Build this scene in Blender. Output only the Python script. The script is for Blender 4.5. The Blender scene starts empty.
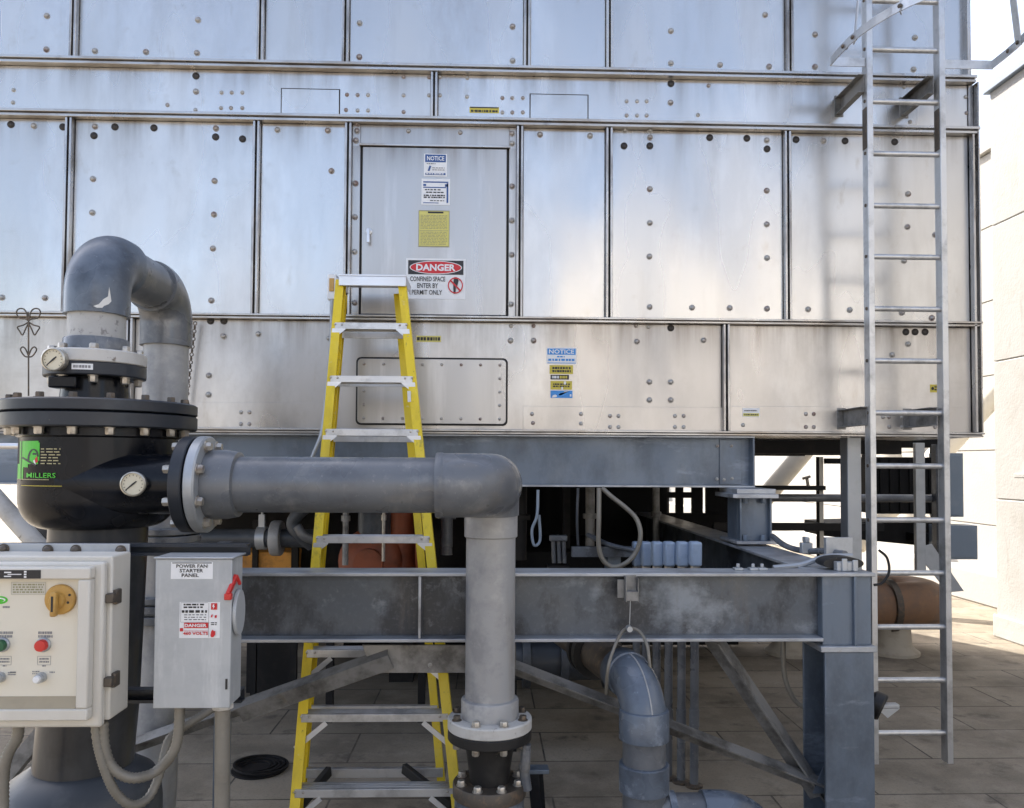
import bpy, bmesh, math, random
from mathutils import Vector, Matrix
random.seed(7)
R = math.radians
scene = bpy.context.scene
COL = scene.collection

# ------------------------------------------------------------------ camera
F = 800.0; W, H = 1024, 808
EYE = Vector((0, 0, 1.85))
SHIFT = 32.9 / 1024
CR = Matrix.Rotation(R(-1.87), 3, 'Z') @ Matrix.Rotation(R(91.8), 3, 'X') @ Matrix.Rotation(R(0.3), 3, 'Z')
cam = bpy.data.cameras.new('camera'); cam.sensor_width = 36; cam.lens = 36 * F / W
cam.shift_y = SHIFT; cam.clip_end = 2000; cam.clip_start = 0.05
co = bpy.data.objects.new('camera', cam); COL.objects.link(co)
co.matrix_world = Matrix.Translation(EYE) @ CR.to_4x4()
scene.camera = co

def at(u, v, Y):
    """measured photo position -> place in the world at distance Y"""
    d = CR @ Vector(((u - 512) / F, -(v - 404) / F + SHIFT * W / F, -1))
    return EYE + d * (Y / d.y)

# ------------------------------------------------------------------ mesh builder
class MB:
    def __init__(s): s.v = []; s.f = []
    def add(s, vs, fs):
        b = len(s.v); s.v += [Vector(p) for p in vs]; s.f += [tuple(b + i for i in f) for f in fs]; return s
    def box(s, x0, x1, y0, y1, z0, z1):
        x0, x1 = min(x0, x1), max(x0, x1); y0, y1 = min(y0, y1), max(y0, y1); z0, z1 = min(z0, z1), max(z0, z1)
        return s.add([(x0,y0,z0),(x1,y0,z0),(x1,y1,z0),(x0,y1,z0),(x0,y0,z1),(x1,y0,z1),(x1,y1,z1),(x0,y1,z1)],
                     [(0,3,2,1),(4,5,6,7),(0,1,5,4),(1,2,6,5),(2,3,7,6),(3,0,4,7)])
    def bar(s, p0, p1, w, h, up=(0,0,1), ow=0, oh=0):
        """oriented bar; w across, h along the up hint; ow/oh offset the section"""
        p0 = Vector(p0); p1 = Vector(p1); d = (p1 - p0).normalized()
        a = d.cross(Vector(up))
        if a.length < 1e-4: a = d.cross(Vector((0,1,0)))
        a.normalize(); b = a.cross(d).normalized()
        vs = []
        for p in (p0, p1):
            for (i, j) in ((-1,-1),(1,-1),(1,1),(-1,1)):
                vs.append(p + a * (ow + i * w / 2) + b * (oh + j * h / 2))
        return s.add(vs, [(0,1,2,3),(7,6,5,4),(0,4,5,1),(1,5,6,2),(2,6,7,3),(3,7,4,0)])
    def angle(s, p0, p1, w, h, t, up=(0,0,1), flip=1):
        s.bar(p0, p1, w, t, up)
        s.bar(p0, p1, t, h, up, ow=flip * (w / 2 - t / 2 + .0007), oh=-(h / 2 + t / 2 + .0003)); return s
    def tube(s, pts, r, n=20, cap=True):
        pts = [Vector(p) for p in pts]; m = len(pts)
        rs = r if isinstance(r, (list, tuple)) else [r] * m
        tg = []
        for i in range(m):
            a = pts[max(i - 1, 0)]; b = pts[min(i + 1, m - 1)]; tg.append((b - a).normalized())
        ref = Vector((0, 0, 1)) if abs(tg[0].z) < .9 else Vector((0, 1, 0))
        nrm = (ref - tg[0] * ref.dot(tg[0])).normalized(); vs = []
        for i in range(m):
            nrm = (nrm - tg[i] * nrm.dot(tg[i])).normalized(); bi = tg[i].cross(nrm)
            for k in range(n):
                a = 2 * math.pi * k / n; vs.append(pts[i] + (nrm * math.cos(a) + bi * math.sin(a)) * rs[i])
        fs = []
        for i in range(m - 1):
            for k in range(n):
                k2 = (k + 1) % n; fs.append((i*n+k, i*n+k2, (i+1)*n+k2, (i+1)*n+k))
        if cap: fs.append(tuple(reversed(range(n)))); fs.append(tuple((m-1)*n + k for k in range(n)))
        return s.add(vs, fs)
    def lathe(s, o, axis, prof, n=40, cap=True):
        o = Vector(o); ax = Vector(axis).normalized()
        ref = Vector((0,0,1)) if abs(ax.z) < .9 else Vector((0,1,0))
        a = (ref - ax * ref.dot(ax)).normalized(); b = ax.cross(a); vs = []; fs = []
        for (r, h) in prof:
            for k in range(n):
                t = 2 * math.pi * k / n; vs.append(o + ax * h + (a * math.cos(t) + b * math.sin(t)) * r)
        for i in range(len(prof) - 1):
            for k in range(n):
                k2 = (k + 1) % n; fs.append((i*n+k, i*n+k2, (i+1)*n+k2, (i+1)*n+k))
        if cap:
            fs.append(tuple(reversed(range(n)))); fs.append(tuple((len(prof)-1)*n + k for k in range(n)))
        return s.add(vs, fs)
    def ring(s, o, axis, r0, r1, h0, h1, n=40):
        return s.lathe(o, axis, [(r0,h0),(r1,h0),(r1,h1),(r0,h1),(r0,h0)], n, False)
    def prism(s, pts, dv):
        pts = [Vector(p) for p in pts]; dv = Vector(dv); n = len(pts)
        return s.add(pts + [p + dv for p in pts],
                     [tuple(range(n)), tuple(reversed(range(n, 2*n)))] + [(i, n+i, n+(i+1)%n, (i+1)%n) for i in range(n)])
    def build(s, name, mat, parent=None, bevel=0, sharp=35, label=None):
        me = bpy.data.meshes.new(name); me.from_pydata([tuple(p) for p in s.v], [], s.f)
        bm = bmesh.new(); bm.from_mesh(me); bmesh.ops.recalc_face_normals(bm, faces=bm.faces); bm.to_mesh(me); bm.free()
        me.shade_smooth(); me.set_sharp_from_angle(angle=R(sharp)); me.materials.append(mat)
        o = bpy.data.objects.new(name, me); COL.objects.link(o)
        if bevel:
            m = o.modifiers.new('edge', 'BEVEL'); m.width = bevel; m.segments = 2; m.limit_method = 'ANGLE'; m.angle_limit = R(40)
        if parent is not None: par(o, parent)
        if label: o['label'] = label
        return o

def world_off(p):
    v = Vector((0,0,0))
    while p is not None: v = v + p.location; p = p.parent
    return v
def par(o, p):
    """parent a mesh drawn in world positions below a thing (or a part of it)"""
    o.parent = p
    root = p
    while root.parent is not None: root = root.parent
    base = root.location if p is root or p.type == 'MESH' else Vector((0,0,0))
    if p is root: o.matrix_parent_inverse = Matrix.Translation(-root.location)
    # below a part: the part itself sits at the world origin through its own parent inverse
def thing(name, label, cat, loc=(0,0,0), group=None):
    o = bpy.data.objects.new(name, None); o.empty_display_size = .1; COL.objects.link(o); o.location = loc
    o['label'] = label; o['category'] = cat
    if group: o['group'] = group
    return o
def tag(o, label, cat, group=None):
    o['label'] = label; o['category'] = cat
    if group: o['group'] = group
    return o
def inst(me, name, loc, axis, parent, roll=0):
    """one more bolt etc. sharing a mesh drawn along +Z"""
    o = bpy.data.objects.new(name, me); COL.objects.link(o)
    q = Vector((0,0,1)).rotation_difference(Vector(axis).normalized())
    m = Matrix.Translation(Vector(loc)) @ q.to_matrix().to_4x4() @ Matrix.Rotation(roll, 4, 'Z')
    o.matrix_basis = m
    par(o, parent); return o

def arc(c, a, b, r, t0, t1, n=12):
    c = Vector(c); a = Vector(a); b = Vector(b)
    return [c + (a * math.cos(t0 + (t1-t0)*i/n) + b * math.sin(t0 + (t1-t0)*i/n)) * r for i in range(n + 1)]
def spline(pts, n=8):
    pts = [Vector(p) for p in pts]; out = []
    P = [pts[0]*2 - pts[1]] + pts + [pts[-1]*2 - pts[-2]]
    for i in range(1, len(P) - 2):
        for k in range(n):
            t = k / n; a, b, c, d = P[i-1], P[i], P[i+1], P[i+2]
            out.append(.5*((2*b) + (c-a)*t + (2*a-5*b+4*c-d)*t*t + (3*b-a-3*c+d)*t**3))
    return out + [pts[-1]]

def ribbed_tube(pts, r, n=14, step=.0045, depth=.0014):
    pts = [Vector(p) for p in pts]; out = [pts[0]]; 
    for i in range(len(pts)-1):
        a, b = pts[i], pts[i+1]; d = (b-a).length; k = max(1, int(d/step))
        for j in range(1, k+1): out.append(a + (b-a)*(j/k))
    return MB().tube(out, [r + (depth if i % 2 else -depth) for i in range(len(out))], n)

# ------------------------------------------------------------------ materials
def mat(name, base, rough=.5, metal=0.0, layers=(), bump=None, rvar=0.0, rscale=6.0, spec=None, perobj=0.0, rstretch=(1,1,1), coat=0, runs=None):
    m = bpy.data.materials.new(name); m.use_nodes = True; N = m.node_tree.nodes; L = m.node_tree.links
    b = N['Principled BSDF']; b.inputs['Metallic'].default_value = metal; b.inputs['Roughness'].default_value = rough
    if spec is not None: b.inputs['Specular IOR Level'].default_value = spec
    if coat: b.inputs['Coat Weight'].default_value = coat
    geo = N.new('ShaderNodeNewGeometry')
    def noise(scale, stretch=(1,1,1), detail=6, seed=0, rgh=.66):
        mp = N.new('ShaderNodeMapping'); mp.inputs['Scale'].default_value = stretch
        mp.inputs['Location'].default_value = (seed*3.1, seed*1.7, seed*2.3)
        L.new(geo.outputs['Position'], mp.inputs['Vector'])
        t = N.new('ShaderNodeTexNoise'); t.inputs['Scale'].default_value = scale; t.inputs['Detail'].default_value = detail
        t.inputs['Roughness'].default_value = rgh
        L.new(mp.outputs['Vector'], t.inputs['Vector']); return t.outputs['Fac']
    cur = N.new('ShaderNodeRGB'); cur.outputs[0].default_value = (*base, 1); cur = cur.outputs[0]
    for i, ly in enumerate(layers):
        col, scale, lo, hi, amt = ly[:5]; st = ly[5] if len(ly) > 5 else (1,1,1)
        n = noise(scale, st, 8, i + 1)
        mr = N.new('ShaderNodeMapRange'); mr.inputs[1].default_value = lo; mr.inputs[2].default_value = hi
        mr.inputs[3].default_value = 0; mr.inputs[4].default_value = amt; L.new(n, mr.inputs[0])
        mx = N.new('ShaderNodeMix'); mx.data_type = 'RGBA'; mx.inputs['B'].default_value = (*col, 1)
        L.new(mr.outputs[0], mx.inputs['Factor']); L.new(cur, mx.inputs['A']); cur = mx.outputs['Result']
    if runs:                                       # dirt runs washed down from the ledges above
        sep = N.new('ShaderNodeSeparateXYZ'); L.new(geo.outputs['Position'], sep.inputs[0])
        rc, zs_, rlen, amt = runs; tot = None
        for z0 in zs_:
            mr = N.new('ShaderNodeMapRange'); mr.inputs[1].default_value = z0 - rlen; mr.inputs[2].default_value = z0 + .005; mr.inputs[3].default_value = 0; mr.inputs[4].default_value = 1
            L.new(sep.outputs['Z'], mr.inputs[0])
            ls = N.new('ShaderNodeMath'); ls.operation = 'LESS_THAN'; ls.inputs[1].default_value = z0 + .006; L.new(sep.outputs['Z'], ls.inputs[0])
            mu = N.new('ShaderNodeMath'); mu.operation = 'MULTIPLY'; L.new(mr.outputs[0], mu.inputs[0]); L.new(ls.outputs[0], mu.inputs[1])
            pw = N.new('ShaderNodeMath'); pw.operation = 'POWER'; pw.inputs[1].default_value = 1.8; L.new(mu.outputs[0], pw.inputs[0])
            if tot is None: tot = pw.outputs[0]
            else:
                ad = N.new('ShaderNodeMath'); ad.operation = 'MAXIMUM'; L.new(tot, ad.inputs[0]); L.new(pw.outputs[0], ad.inputs[1]); tot = ad.outputs[0]
        nn = noise(7, (1,1,.05), 8, 21)
        mr = N.new('ShaderNodeMapRange'); mr.inputs[1].default_value = .40; mr.inputs[2].default_value = .66; mr.inputs[3].default_value = .05; mr.inputs[4].default_value = amt; L.new(nn, mr.inputs[0])
        mu = N.new('ShaderNodeMath'); mu.operation = 'MULTIPLY'; mu.use_clamp = True; L.new(tot, mu.inputs[0]); L.new(mr.outputs[0], mu.inputs[1])
        mx = N.new('ShaderNodeMix'); mx.data_type = 'RGBA'; mx.inputs['B'].default_value = (*rc, 1)
        L.new(mu.outputs[0], mx.inputs['Factor']); L.new(cur, mx.inputs['A']); cur = mx.outputs['Result']
    if perobj:
        oi = N.new('ShaderNodeObjectInfo'); mr = N.new('ShaderNodeMapRange')
        mr.inputs[3].default_value = 1 - perobj; mr.inputs[4].default_value = 1 + perobj; L.new(oi.outputs['Random'], mr.inputs[0])
        hs = N.new('ShaderNodeHueSaturation'); L.new(mr.outputs[0], hs.inputs['Value']); L.new(cur, hs.inputs['Color']); cur = hs.outputs[0]
    L.new(cur, b.inputs['Base Color'])
    if rvar:
        n = noise(rscale, rstretch, 2, 9, .5)
        mr = N.new('ShaderNodeMapRange'); mr.inputs[1].default_value = .3; mr.inputs[2].default_value = .7
        mr.inputs[3].default_value = max(.03, rough - rvar); mr.inputs[4].default_value = rough + rvar; L.new(n, mr.inputs[0])
        L.new(mr.outputs[0], b.inputs['Roughness'])
    if bump:
        prev = None
        for j, bp in enumerate(bump if isinstance(bump[0], (tuple, list)) else [bump]):
            sc, stg, dist = bp[:3]; st = bp[3] if len(bp) > 3 else (1,1,1)
            n = noise(sc, st, bp[4] if len(bp) > 4 else 5, 12 + j, .5)
            bn = N.new('ShaderNodeBump'); bn.inputs['Strength'].default_value = stg; bn.inputs['Distance'].default_value = dist
            L.new(n, bn.inputs['Height'])
            if prev: L.new(prev, bn.inputs['Normal'])
            prev = bn.outputs[0]
        L.new(prev, b.inputs['Normal'])
    return m
VS = (1, 1, .12)     # vertical streaks
M = {}
LZ = [at(500, v, 4.97).z for v in (71, 123.5, 320.8)]
ST_L = [((.43,.41,.385), 4, .50, .70, .5, (1,1,.16)), ((.70,.69,.67), 1.1, .48, .62, .55, (1,1,.45)), ((.34,.28,.20), 5, .62, .74, .45, (1,1,.4)), ((.30,.27,.23), 50, .69, .76, .4), ((.40,.36,.31), 9, .60, .74, .3)]
ST_B = [(1.1,.9,.055,(1,1,.45),1), (70,.03,.001,(1,1,.12),1)]
M['stainless'] = mat('stainless sheet', (.55,.54,.525), .25, .90, ST_L, ST_B, .09, 2.5, perobj=.06, rstretch=(1,1,.3), runs=((.16,.125,.09), LZ, .30, .75))
M['stainless_low'] = mat('grimy stainless sheet', (.47,.45,.43), .32, .86, ST_L + [((.32,.30,.275), 3, .48, .72, .4, (1,1,.5)), ((.26,.23,.195), 2.2, .58, .76, .35, (.4,1,1.6))], ST_B, .10, 3, perobj=.05, rstretch=(1,1,.3), runs=((.14,.11,.08), LZ, .35, .85))
M['door_steel'] = mat('door sheet', (.45,.44,.43), .34, .84,
    [((.34,.32,.30), 6, .5, .75, .55, (1,1,.06)), ((.70,.69,.68), 5, .55, .72, .5, (1,1,.10))],
    [(1.4,.25,.02,(1,1,.4),2), (60,.06,.002,(1,1,.1))], .08, 4, rstretch=(1,1,.15), runs=((.15,.12,.09), [LZ[1], at(434,148.5,5).z, LZ[2]], .25, .7))
M['seam'] = mat('folded steel seam', (.50,.49,.48), .32, .85, [((.12,.10,.085), 7, .46, .66, .8, (1,1,.25))], None, .1, 6)
M['ledge'] = mat('steel ledge', (.50,.49,.48), .34, .85, [((.22,.16,.10), 5, .48, .72, .8, (.35,1,1)), ((.08,.07,.06), 12, .6, .75, .7, (.5,1,1))], None, .1, 6)
M['dark_gap'] = mat('dark gap', (.02,.019,.018), .7)
M['bolt'] = mat('weathered bolt', (.40,.39,.37), .45, .45, [((.17,.085,.065), 9, .48, .64, .8)])
M['plug'] = mat('dark plug', (.035,.03,.028), .5, .2)
M['galv'] = mat('galvanised steel', (.10,.114,.134), .42, .3,
    [((.035,.037,.042), 2.6, .47, .57, .85, (1,1,.55)), ((.30,.34,.39), 2.3, .55, .69, .7, (1,1,1.3)), ((.30,.33,.37), 7, .60, .72, .6), ((.16,.145,.13), 5, .58, .72, .5, (1,1,.15)), ((.18,.20,.23), 45, .52, .7, .3)],
    [(50,.12,.003)], .12, 5)
M['galv2'] = mat('galvanised support steel', (.145,.18,.228), .42, .25,
    [((.06,.072,.09), 2.2, .47, .64, .7, (1,1,.5)), ((.30,.35,.42), 2.4, .57, .68, .75, (.5,1,1.6)), ((.22,.24,.28), 9, .62, .73, .5), ((.17,.19,.22), 40, .5, .7, .3)],
    [(50,.1,.003)], .1, 5)
M['galv_edge'] = mat('worn steel flange', (.42,.445,.48), .42, .5, [((.14,.14,.15), 6, .45, .7, .8, (.5,1,1)), ((.30,.22,.14), 16, .64, .75, .5)], None, .1, 5)
M['brace'] = mat('angle iron', (.27,.265,.255), .5, .4, [((.06,.056,.05), 5, .44, .62, .8), ((.30,.24,.16), 12, .6, .75, .5)], [(60,.1,.002)], .1, 5)
M['pvc'] = mat('grey plastic pipe', (.145,.155,.17), .33, .15,
    [((.085,.092,.105), 3.5, .46, .62, .7), ((.29,.29,.285), 7, .55, .70, .6), ((.24,.21,.17), 4, .58, .72, .5, (.3,1,1)), ((.42,.40,.37), 70, .62, .72, .45), ((.10,.09,.08), 25, .62, .75, .5, (1,1,.3))],
    [(35,.10,.003)], .12, 6)
M['pvc_pale'] = mat('sun bleached plastic pipe', (.34,.342,.345), .38, .05,
    [((.21,.215,.23), 4, .46, .60, .7), ((.22,.19,.15), 3, .58, .70, .55, (1,1,.12)), ((.52,.51,.49), 9, .55, .70, .5), ((.14,.12,.10), 60, .66, .74, .5), ((.40,.35,.28), 5, .6, .8, .35, (1,1,.15))],
    [(35,.10,.003)], .1, 6)
M['pvc_spot'] = mat('peeling plastic pipe', (.42,.42,.41), .5, 0, [((.14,.13,.13), 30, .56, .64, .8), ((.30,.30,.31), 7, .45, .7, .6)], [(30,.2,.004)])
M['pvc_blue'] = mat('blue grey plastic fitting', (.115,.14,.178), .33, .1,
    [((.05,.062,.082), 4, .47, .60, .75), ((.36,.40,.46), 4, .57, .66, .7), ((.40,.44,.50), 26, .62, .70, .4), ((.10,.09,.075), 9, .6, .72, .4, (1,1,.2)), ((.20,.17,.13), 12, .66, .78, .5)],
    [(35,.1,.003)], .12, 6)
M['white_flange'] = mat('white plastic flange', (.54,.53,.505), .5, 0, [((.34,.32,.29), 7, .48, .66, .7), ((.13,.10,.075), 14, .62, .68, .85)], [(30,.1,.002)])
M['black'] = mat('black paint', (.006,.007,.010), .24, 0, [((.022,.025,.032), 5, .5, .75, .6), ((.16,.14,.11), 60, .68, .76, .4)], [(25,.06,.002)], .08, 5, spec=.26)
M['black_dull'] = mat('dull black paint', (.012,.0115,.0115), .5, 0, [((.06,.055,.05), 7, .5, .75, .6), ((.26,.22,.16), 38, .66, .72, .6)], [(30,.1,.002)])
M['neck'] = mat('worn dark steel neck', (.045,.048,.053), .28, .2, [((.10,.10,.10), 5, .5, .7, .6, (1,1,.2)), ((.02,.02,.022), 3, .5, .66, .7)])
M['navy'] = mat('dark slate paint', (.017,.021,.029), .42, 0, [((.045,.053,.066), 6, .5, .72, .6), ((.20,.18,.15), 50, .68, .75, .4)], [(30,.1,.002)], .1, 6)
M['base_slate'] = mat('slate grey paint', (.045,.052,.063), .45, 0, [((.14,.15,.16), 5, .5, .75, .6)], [(30,.1,.002)])
M['hexbolt'] = mat('hex bolt', (.50,.47,.42), .4, .7, [((.20,.13,.08), 30, .5, .7, .7)])
M['hexdark'] = mat('dark hex bolt', (.10,.085,.07), .5, .5, [((.24,.16,.10), 30, .5, .7, .7)])
M['alu'] = mat('aluminium', (.72,.73,.75), .38, .75, [((.45,.46,.48), 8, .5, .75, .6, (.3,1,1)), ((.25,.24,.23), 40, .66, .74, .5)], [(70,.05,.001,(.1,1,1))], .1, 8)
M['ladder_alu'] = mat('ladder aluminium', (.60,.605,.61), .38, .7, [((.30,.30,.30), 8, .48, .68, .7), ((.20,.17,.14), 30, .64, .74, .5)], None, .1, 8)
M['yellow'] = mat('yellow fibreglass', (.78,.58,.018), .42, 0, [((.16,.12,.04), 11, .60, .68, .6, (1,1,.5)), ((.74,.66,.40), 16, .63, .70, .6), ((.40,.27,.02), 7, .5, .75, .6, (1,1,.3)), ((.10,.08,.03), 45, .63, .72, .7), ((.78,.62,.10), 6, .55, .7, .4)], [(50,.08,.002)])
M['rubber'] = mat('black rubber', (.018,.018,.018), .75)
M['beige'] = mat('beige enamel', (.60,.575,.52), .42, 0, [((.46,.43,.36), 4, .5, .78, .5, (1,1,.4)), ((.34,.28,.18), 40, .70, .78, .5)], [(40,.03,.001)])
M['sill'] = mat('tan sill', (.36,.30,.20), .45, 0, [((.24,.20,.14), 6, .5, .7, .5)])
M['cream'] = mat('cream panel face', (.68,.64,.54), .38, 0, [((.56,.50,.38), 3, .5, .78, .4)])
M['grey_enamel'] = mat('grey enamel', (.42,.44,.455), .40, .12, [((.60,.62,.63), 9, .53, .66, .75, (1,1,.16)), ((.23,.25,.28), 3, .48, .68, .5), ((.12,.13,.14), 55, .68, .74, .5)], [(50,.04,.001)])
M['grey_light'] = mat('galvanised bracket', (.42,.44,.46), .42, .5, [((.26,.27,.28), 8, .5, .75, .6)])
M['conduit'] = mat('armoured conduit', (.22,.205,.175), .5, .25, [((.16,.145,.12), 8, .48, .72, .7)], [(150,.35,.004,(.05,.05,1),1)])
M['knob'] = mat('ochre knob', (.50,.29,.07), .45, 0, [((.28,.15,.05), 20, .5, .7, .6)])
M['red'] = mat('red plastic', (.55,.03,.025), .35)
M['green_btn'] = mat('green plastic', (.015,.10,.045), .35)
M['glass_dial'] = mat('dial face', (.62,.58,.46), .35, 0, [((.50,.44,.30), 20, .5, .75, .5)])
M['gauge_rim'] = mat('gauge rim', (.55,.52,.45), .35, .7)
M['rust'] = mat('rusty pipe', (.24,.135,.075), .65, .1, [((.15,.105,.08), 6, .45, .7, .8), ((.34,.19,.09), 10, .55, .75, .6)], [(30,.15,.004)])
M['rust_red'] = mat('rust red paint', (.28,.075,.03), .55, 0, [((.13,.04,.02), 7, .45, .7, .8)], [(30,.15,.004)])  # base brightened in place of sunlight missing under the tower
M['sunlit_rust'] = mat('sunlit amber rust', (.72,.34,.06), .6, 0, [((.20,.09,.03), 7, .45, .7, .8)], [(30,.15,.004)])  # sunlight painted into the amber; no sun reaches this spot
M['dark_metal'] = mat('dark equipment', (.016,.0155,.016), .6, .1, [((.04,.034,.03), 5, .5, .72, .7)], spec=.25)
M['sheet_black'] = mat('black sheet', (.007,.007,.0075), .7, 0, [((.018,.018,.019), 8, .5, .75, .7, (1,1,.1))], spec=.2)
M['beige_conc'] = mat('pale concrete pedestal', (.42,.37,.29), .8, 0, [((.28,.24,.18), 8, .5, .7, .7)], [(40,.2,.004)])
M['white_tube'] = mat('cream painted tube', (.62,.58,.50), .5, 0, [((.48,.43,.35), 7, .5, .75, .5)])
M['bluecap'] = mat('blue grey cap', (.30,.38,.50), .45, 0, [((.20,.26,.36), 12, .5, .7, .6)])
M['bluebox'] = mat('blue grey cabinet', (.22,.27,.33), .45, .1, [((.30,.34,.39), 5, .5, .7, .5)])
M['stucco'] = mat('white stucco', (.50,.49,.47), .9, 0, [((.42,.395,.35), 2, .5, .72, .6), ((.33,.30,.25), 6, .62, .75, .6, (1,1,.2))], [(40,.32,.008), (9,.3,.010)])
M['pale_grey_wall'] = mat('pale grey rendered wall', (.47,.465,.455), .9, 0, [((.38,.375,.365), 1.3, .5, .75, .5)])
M['tan_wall'] = mat('tan rendered wall', (.26,.25,.235), .9, 0, [((.20,.19,.175), 1.3, .5, .75, .5)])
M['stucco_far'] = mat('pale painted wall', (.42,.405,.375), .9, 0, [((.64,.60,.51), 1.3, .5, .75, .5)], [(30,.3,.01)])
M['flash'] = mat('blue grey flashing', (.22,.27,.34), .5, .3)
M['offwhite'] = mat('sign white', (.74,.75,.76), .4, 0, [((.62,.62,.62), 20, .55, .75, .5)])
M['s_black'] = mat('sign black', (.015,.015,.018), .45)
M['s_red'] = mat('sign red', (.55,.012,.02), .4)
M['s_navy'] = mat('sign navy', (.02,.075,.25), .4)
M['s_blue'] = mat('sign blue', (.03,.24,.62), .4)
M['s_yellow'] = mat('sign yellow', (.62,.57,.16), .45, 0, [((.50,.47,.20), 30, .5, .75, .6)])
M['s_gold'] = mat('sign gold', (.55,.45,.05), .45, 0, [((.35,.30,.10), 60, .5, .7, .6)])
M['s_olive'] = mat('faded print', (.30,.29,.17), .6)
M['s_grey'] = mat('grey print', (.22,.22,.23), .6)
M['s_greytext'] = mat('pale print', (.40,.36,.20), .5)
M['s_green'] = mat('lime green', (.07,.50,.03), .4)
M['chalk'] = mat('bare white scrape', (.66,.66,.64), .7)

# writing -> flat outline mesh
_tc = {}
def text_mesh(txt, bold=.012):
    k = (txt, bold)
    if k in _tc: return _tc[k]
    c = bpy.data.curves.new('t', 'FONT'); c.body = txt; c.size = 1; c.offset = bold; c.resolution_u = 2
    o = bpy.data.objects.new('t', c); COL.objects.link(o)
    dg = bpy.context.evaluated_depsgraph_get(); dg.update()
    me = bpy.data.meshes.new_from_object(o.evaluated_get(dg))
    vs = [(v.co.x, v.co.y) for v in me.vertices]; fs = [tuple(p.vertices) for p in me.polygons]
    bpy.data.objects.remove(o); bpy.data.curves.remove(c); bpy.data.meshes.remove(me)
    xs = [v[0] for v in vs]; ys = [v[1] for v in vs]
    x0, x1, y0, y1 = min(xs), max(xs), min(ys), max(ys)
    vs = [((x-x0)/(x1-x0), (y-y0)/(y1-y0)) for x, y in vs]
    _tc[k] = (vs, fs); return _tc[k]
def decal(items, fr, parent, h0=.0008, step=.0006):
    """items in 0..1 sign coordinates (y up); fr maps (x, y, height) to the world"""
    for i, it in enumerate(items):
        kind, name, m = it[0], it[1], it[2]; h = h0 + i * step; mb = MB()
        for sh in it[3]:
            if kind == 'rect':
                x0, y0, x1, y1 = sh; nx = 8
                for k in range(nx):
                    a = x0 + (x1-x0)*k/nx; b = x0 + (x1-x0)*(k+1)/nx
                    mb.add([fr(a,y0,h), fr(b,y0,h), fr(b,y1,h), fr(a,y1,h)], [(0,1,2,3)])
            elif kind == 'text':
                txt, x0, y0, x1, y1 = sh[:5]; vs, fs = text_mesh(txt, sh[5] if len(sh) > 5 else .012)
                mb.add([fr(x0+(x1-x0)*a, y0+(y1-y0)*b, h) for a, b in vs], fs)
            elif kind == 'poly':
                mb.add([fr(a, b, h) for a, b in sh], [tuple(range(len(sh)))])
            elif kind == 'ring':
                cx, cy, rx, ry, t = sh; n = 32; vs = []
                for k in range(n):
                    c, s_ = math.cos(2*math.pi*k/n), math.sin(2*math.pi*k/n)
                    vs += [fr(cx+rx*c, cy+ry*s_, h), fr(cx+rx*t*c, cy+ry*t*s_, h)]
                mb.add(vs, [(2*k, 2*((k+1)%n), 2*((k+1)%n)+1, 2*k+1) for k in range(n)])
            elif kind == 'ell':
                cx, cy, rx, ry = sh; n = 40
                mb.add([fr(cx+rx*math.cos(2*math.pi*k/n), cy+ry*math.sin(2*math.pi*k/n), h) for k in range(n)], [tuple(range(n))])
        mb.build(name, m, parent)
def flat(u0, v0, u1, v1, Y):
    a = at(u0, v1, Y); b = at(u1, v0, Y)
    cx = (at(u0,v0,Y).x + a.x)/2; dx = (b.x + at(u1,v1,Y).x)/2
    zlo = (a.z + at(u1,v1,Y).z)/2; zhi = (b.z + at(u0,v0,Y).z)/2
    return (lambda x, y, h: Vector((cx + (dx-cx)*x, Y - h, zlo + (zhi-zlo)*y))), cx, dx, zlo, zhi
def sign(name, label, cat, u0, v0, u1, v1, Y, plate, items, group=None, t=.002):
    fr, x0, x1, z0, z1 = flat(u0, v0, u1, v1, Y)
    th = thing(name, label, cat, ((x0+x1)/2, Y, z0), group)
    MB().box(x0, x1, Y - t, Y + .0005, z0, z1).build('plate', plate, th)
    decal(items, lambda x, y, h: fr(x, y, h + t), th)
    return th
def scribble(n, x0, x1, y0, y1, fill=.55, rnd=random.Random(3)):
    """rows of tiny print too small to read: short dashes"""
    out = []
    for i in range(n):
        yc = y1 - (y1-y0)*(i+.5)/n; hh = (y1-y0)/n*.5*fill; x = x0
        while x < x1 - .02:
            w = rnd.uniform(.03, .12)
            if x + w > x1: w = x1 - x
            out.append((x, yc-hh, x+w, yc+hh)); x += w + rnd.uniform(.015, .04)
    return out

def hexmesh(r, h, m, washer=0, dome=False, n=6, name='bolt'):
    mb = MB()
    if washer: mb.lathe((0,0,0), (0,0,1), [(washer,0),(washer,.003),(r*.9,.0035)], 18)
    b0 = .003 if washer else 0
    if dome: mb.lathe((0,0,b0), (0,0,1), [(r,0),(r*.93,h*.4),(r*.7,h*.8),(r*.35,h)], 14)
    else: mb.lathe((0,0,b0), (0,0,1), [(r,0),(r,h*.8),(r*.86,h)], n)
    o = mb.build(name, m); me = o.data; bpy.data.objects.remove(o); return me
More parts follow.
